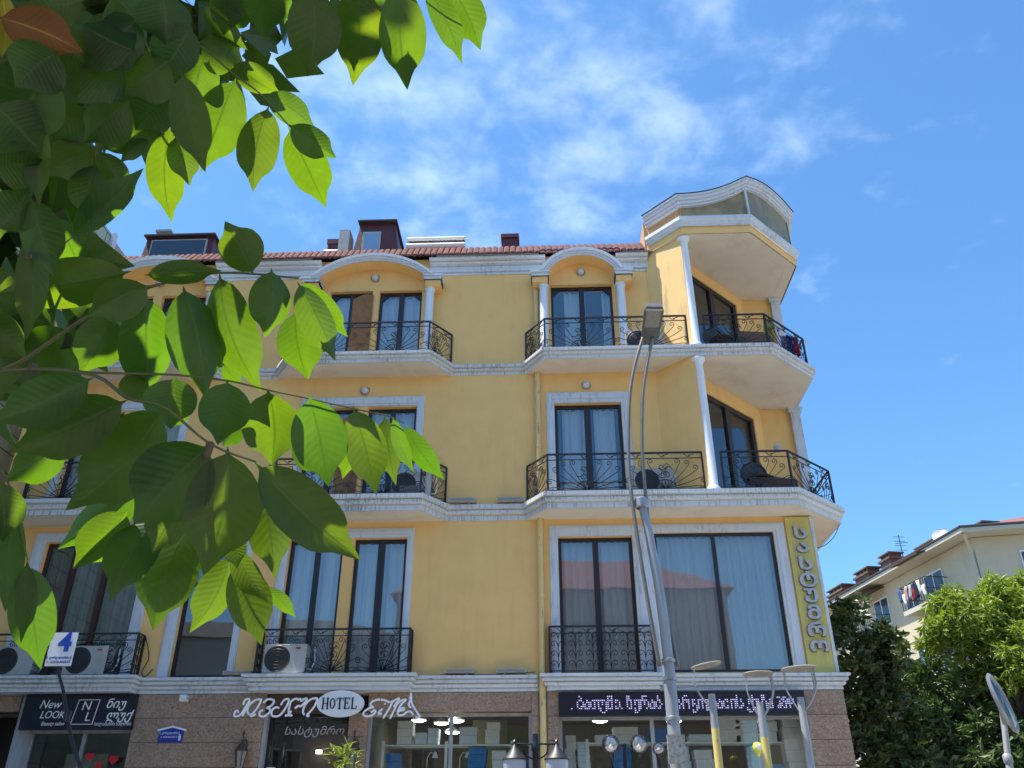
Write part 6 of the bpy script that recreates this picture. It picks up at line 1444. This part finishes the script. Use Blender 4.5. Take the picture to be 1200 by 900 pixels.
# leafy shrub before the entrance
def shrub(name, label, base, h, spread, n, seed, lm):
    rnd = random.Random(seed); T = thing(name, label, 'shrub', base); m = MB(); lf = MB(); bx, by, bz = base
    for k in range(n):
        a = rnd.uniform(0,6.28); tip = Vector((bx+spread*math.cos(a)*rnd.uniform(.2,1), by+spread*math.sin(a)*rnd.uniform(.2,.8), bz+h*rnd.uniform(.8,1.0)))
        b0 = Vector((bx+rnd.uniform(-.1,.1),by,bz)); mid = b0.lerp(tip,.6)+Vector((0,0,.2)); ps = cat([b0,mid,tip],6); m.tube(ps, .010, 4)
        for i, p in enumerate(ps):
            if i < 3: continue
            for s in range(5):
                d = Vector((rnd.gauss(0,1),rnd.gauss(0,1),rnd.gauss(.3,.6))).normalized(); e = d.cross(Vector((0,0,1)))
                if e.length < .05: continue
                e = e.normalized()*.018; L = rnd.uniform(.10,.2); lf.add([p,p+d*L*.45+e,p+d*L-Vector((0,0,.02)),p+d*L*.45-e], [(0,1,2,3)])
    m.build('stems', M['twig'], T); lf.build('foliage', lm, T, recalc=False, kind='stuff')
M['shrubleaf'] = leaf_mat('light shrub leaf', (.15,.22,.05), (.35,.45,.05), .35, .5)
shrub('entrance_shrub', 'light green shrub in front of the hotel entrance', (-2.95,-1.6,.12), 2.95, .38, 16, 9, M['shrubleaf'])

# ================================================================== the walnut tree whose leaves hang before the camera
T = thing('walnut_tree', 'walnut tree with big hanging leaves close to the camera on the left', 'tree', (-2.6,-13.6,.12))
m = MB(); m.tube(cat([(-2.6,-13.6,.12),(-2.55,-13.65,1.6),(-2.5,-13.6,3.0),(-2.3,-13.5,4.6)],6), [.24-.006*i for i in range(19)], 14); m.build('trunk', M['bark'], T, smooth=True)
for pts, r in (([(-2.52,-13.62,1.5),(-1.7,-13.9,1.85),(-1.1,-14.0,2.02),(-.72,-14.03,2.03),TWIGS['rL'][0]], (.05,.0045)), ([(-2.5,-13.6,2.6),(-1.6,-13.9,3.0),(-.9,-14.05,2.85),(-.522,-14.101,2.564)], (.045,.010)), ([(-1.6,-13.9,3.0),(-.9,-14.2,2.95),(-.42,-14.25,2.6),TWIGS['rR'][0]], (.02,.006)), ([(-1.1,-14.0,2.02),(-.8,-14.1,1.98),TWIGS['rD'][0]], (.015,.005)),
               ([(-.72,-14.03,2.03),TWIGS['rB'][0]], (.010,.006)), ([TWIGS['rB'][1],TWIGS['rC'][0]], (.006,.004)), ([(-.522,-14.101,2.564),TWIGS['rT'][0]], (.009,.005)), ([(-.522,-14.101,2.564),TWIGS['rU'][0]], (.009,.004)), ([(-.9,-14.05,2.85),(-.75,-14.1,2.6),TWIGS['rV'][0]], (.010,.005)), ([TWIGS['rB'][5],TWIGS['rM'][0]], (.004,.003)), ([TWIGS['rV'][3],TWIGS['rS'][0]], (.004,.003)), ([(-.522,-14.101,2.564),TWIGS['rA'][0]], (.006,.004))):
    ps = cat(pts, 6) if len(pts) > 2 else [Vector(p) for p in pts]; m = MB(); n = len(ps)
    m.tube(ps, [r[0]+(r[1]-r[0])*i/(n-1) for i in range(n)], 8); m.build('branch', M['bark'], T, smooth=True)
for k, ps in TWIGS.items():
    q = cat(ps, 4); n = len(q); m = MB(); r0 = .0030 if k == 'rL' else .0022 if k == 'rB' else .0016
    m.tube(q, [r0*(1-.6*i/(n-1)) for i in range(n)], 6); m.build('leaf_stalk', M['twig'], T, smooth=True)
camv = Vector((0,-14.8,1.6))
def leaf_mesh(A, Bp, W, roll, side, seed):
    rnd = random.Random(seed); Bp = Bp+(Bp-A)*.05; ax = Bp-A; L = ax.length; ax.normalize()
    view = ((A+Bp)/2-camv).normalized()
    wv = ax.cross(view).normalized(); nrm = wv.cross(ax).normalized()     # nrm looks towards / away from the street
    q = Matrix.Rotation(R(roll), 3, ax); wv = q @ wv; nrm = q @ nrm
    if side: nrm = -nrm
    NU, NV = 16, 4; vs = []; uvs = []; fs = []
    bend = rnd.uniform(.04,.18)*L; fold = rnd.uniform(.10,.42); swx = rnd.uniform(-.06,.06)*L; wav = rnd.uniform(.004,.018); ph = rnd.uniform(0,6)
    for i in range(NU+1):
        t = i/NU
        if t < .06: wdt = .25*(t/.06)
        else:
            s = (t-.06)/.94
            if s < .72: wdt = max(.0,math.sin(math.pi*(s/1.0)**.86))**.68*1.03
            else: q0 = math.sin(math.pi*.72**.86)**.68*1.03; k_ = (s-.72)/.28; wdt = q0*(1-k_)**1.1*(1-.26*math.sin(math.pi*k_**.8))
        hw = W*.505*wdt
        c = A+ax*(L*t)+wv*(swx*math.sin(math.pi*t))-nrm*(bend*(4*(t-.5)**2-1)*-.5)
        for j in range(-NV, NV+1):
            v = j/NV; e = abs(v)
            off = nrm*(fold*hw*e**1.3 + wav*W*math.sin(t*13+ph+v*2)*e*e*wdt)
            vs.append(c+wv*(hw*v)+off); uvs.append((t, v))
    K = 2*NV+1
    for i in range(NU):
        for j in range(K-1): a = i*K+j; fs.append((a,a+1,a+K+1,a+K))
    # stalk
    o = Vector(T.location)
    me = bpy.data.meshes.new('leaf'); me.from_pydata([tuple(v-o) for v in vs], [], fs)
    ul = me.uv_layers.new(name='UVMap')
    for p in me.polygons:
        p.use_smooth = True
        for li, vi in zip(p.loop_indices, p.vertices): ul.data[li].uv = uvs[vi]
    return me
lm_ = [M['leaf'], M['leaf_yellow'], M['leaf_lemon']]
for n_, (bx, by, bz, tx, ty, tz, W_, rl, sd_, kd) in enumerate(LEAVES):
    me = leaf_mesh(Vector((bx,by,bz)), Vector((tx,ty,tz)), W_, rl, sd_, n_)
    me.materials.append(lm_[kd]); o = bpy.data.objects.new('leaf', me); C.objects.link(o); o.parent = T
    if kd == 1: o['label'] = 'leaf turned orange brown'
    if kd == 2: o['label'] = 'leaf turned yellow'
# deeper foliage behind the nearest sprays
m = MB(); rnd = random.Random(31)
GAPS = [Vector(g) for g in GAPPTS]      # openings cut into the crown so that sun reaches chosen leaves
def opening(p): return any(((p-g) - SUN_DIR*(p-g).dot(SUN_DIR)).length < .17 for g in GAPS)
for (c, r, n) in INNER:
    leaf_cloud(m, rnd, c, (r,r,r), n, .12, .30, .6, .1, skip=opening)
m.build('inner_crown', M['leaf'], T, recalc=False, kind='stuff')
# unseen crown above and left of view, added to shade the leaves below
m = MB(); rnd = random.Random(77)
right = Vector((.9992,-.0402,0)); fwd = Vector((-.0352,.8735,.4855)); upv = right.cross(fwd)
for _ in range(1300):
    c = (rnd.gauss(-1.1,.6), rnd.gauss(-13.95,.42), rnd.gauss(3.85,.45))
    q = Vector(c)-camv; dz_ = q.dot(fwd)
    if dz_ > -.3 and q.dot(right) > -.6*dz_-.30 and q.dot(upv) < .50*dz_+.36: continue      # keep clear of the sprays that hang lower down
    leaf_cloud(m, rnd, c, (.28,.28,.2), 26, .13, .3, .5, .2, skip=opening)
m.build('shade_crown', M['leaf'], T, recalc=False, kind='stuff')
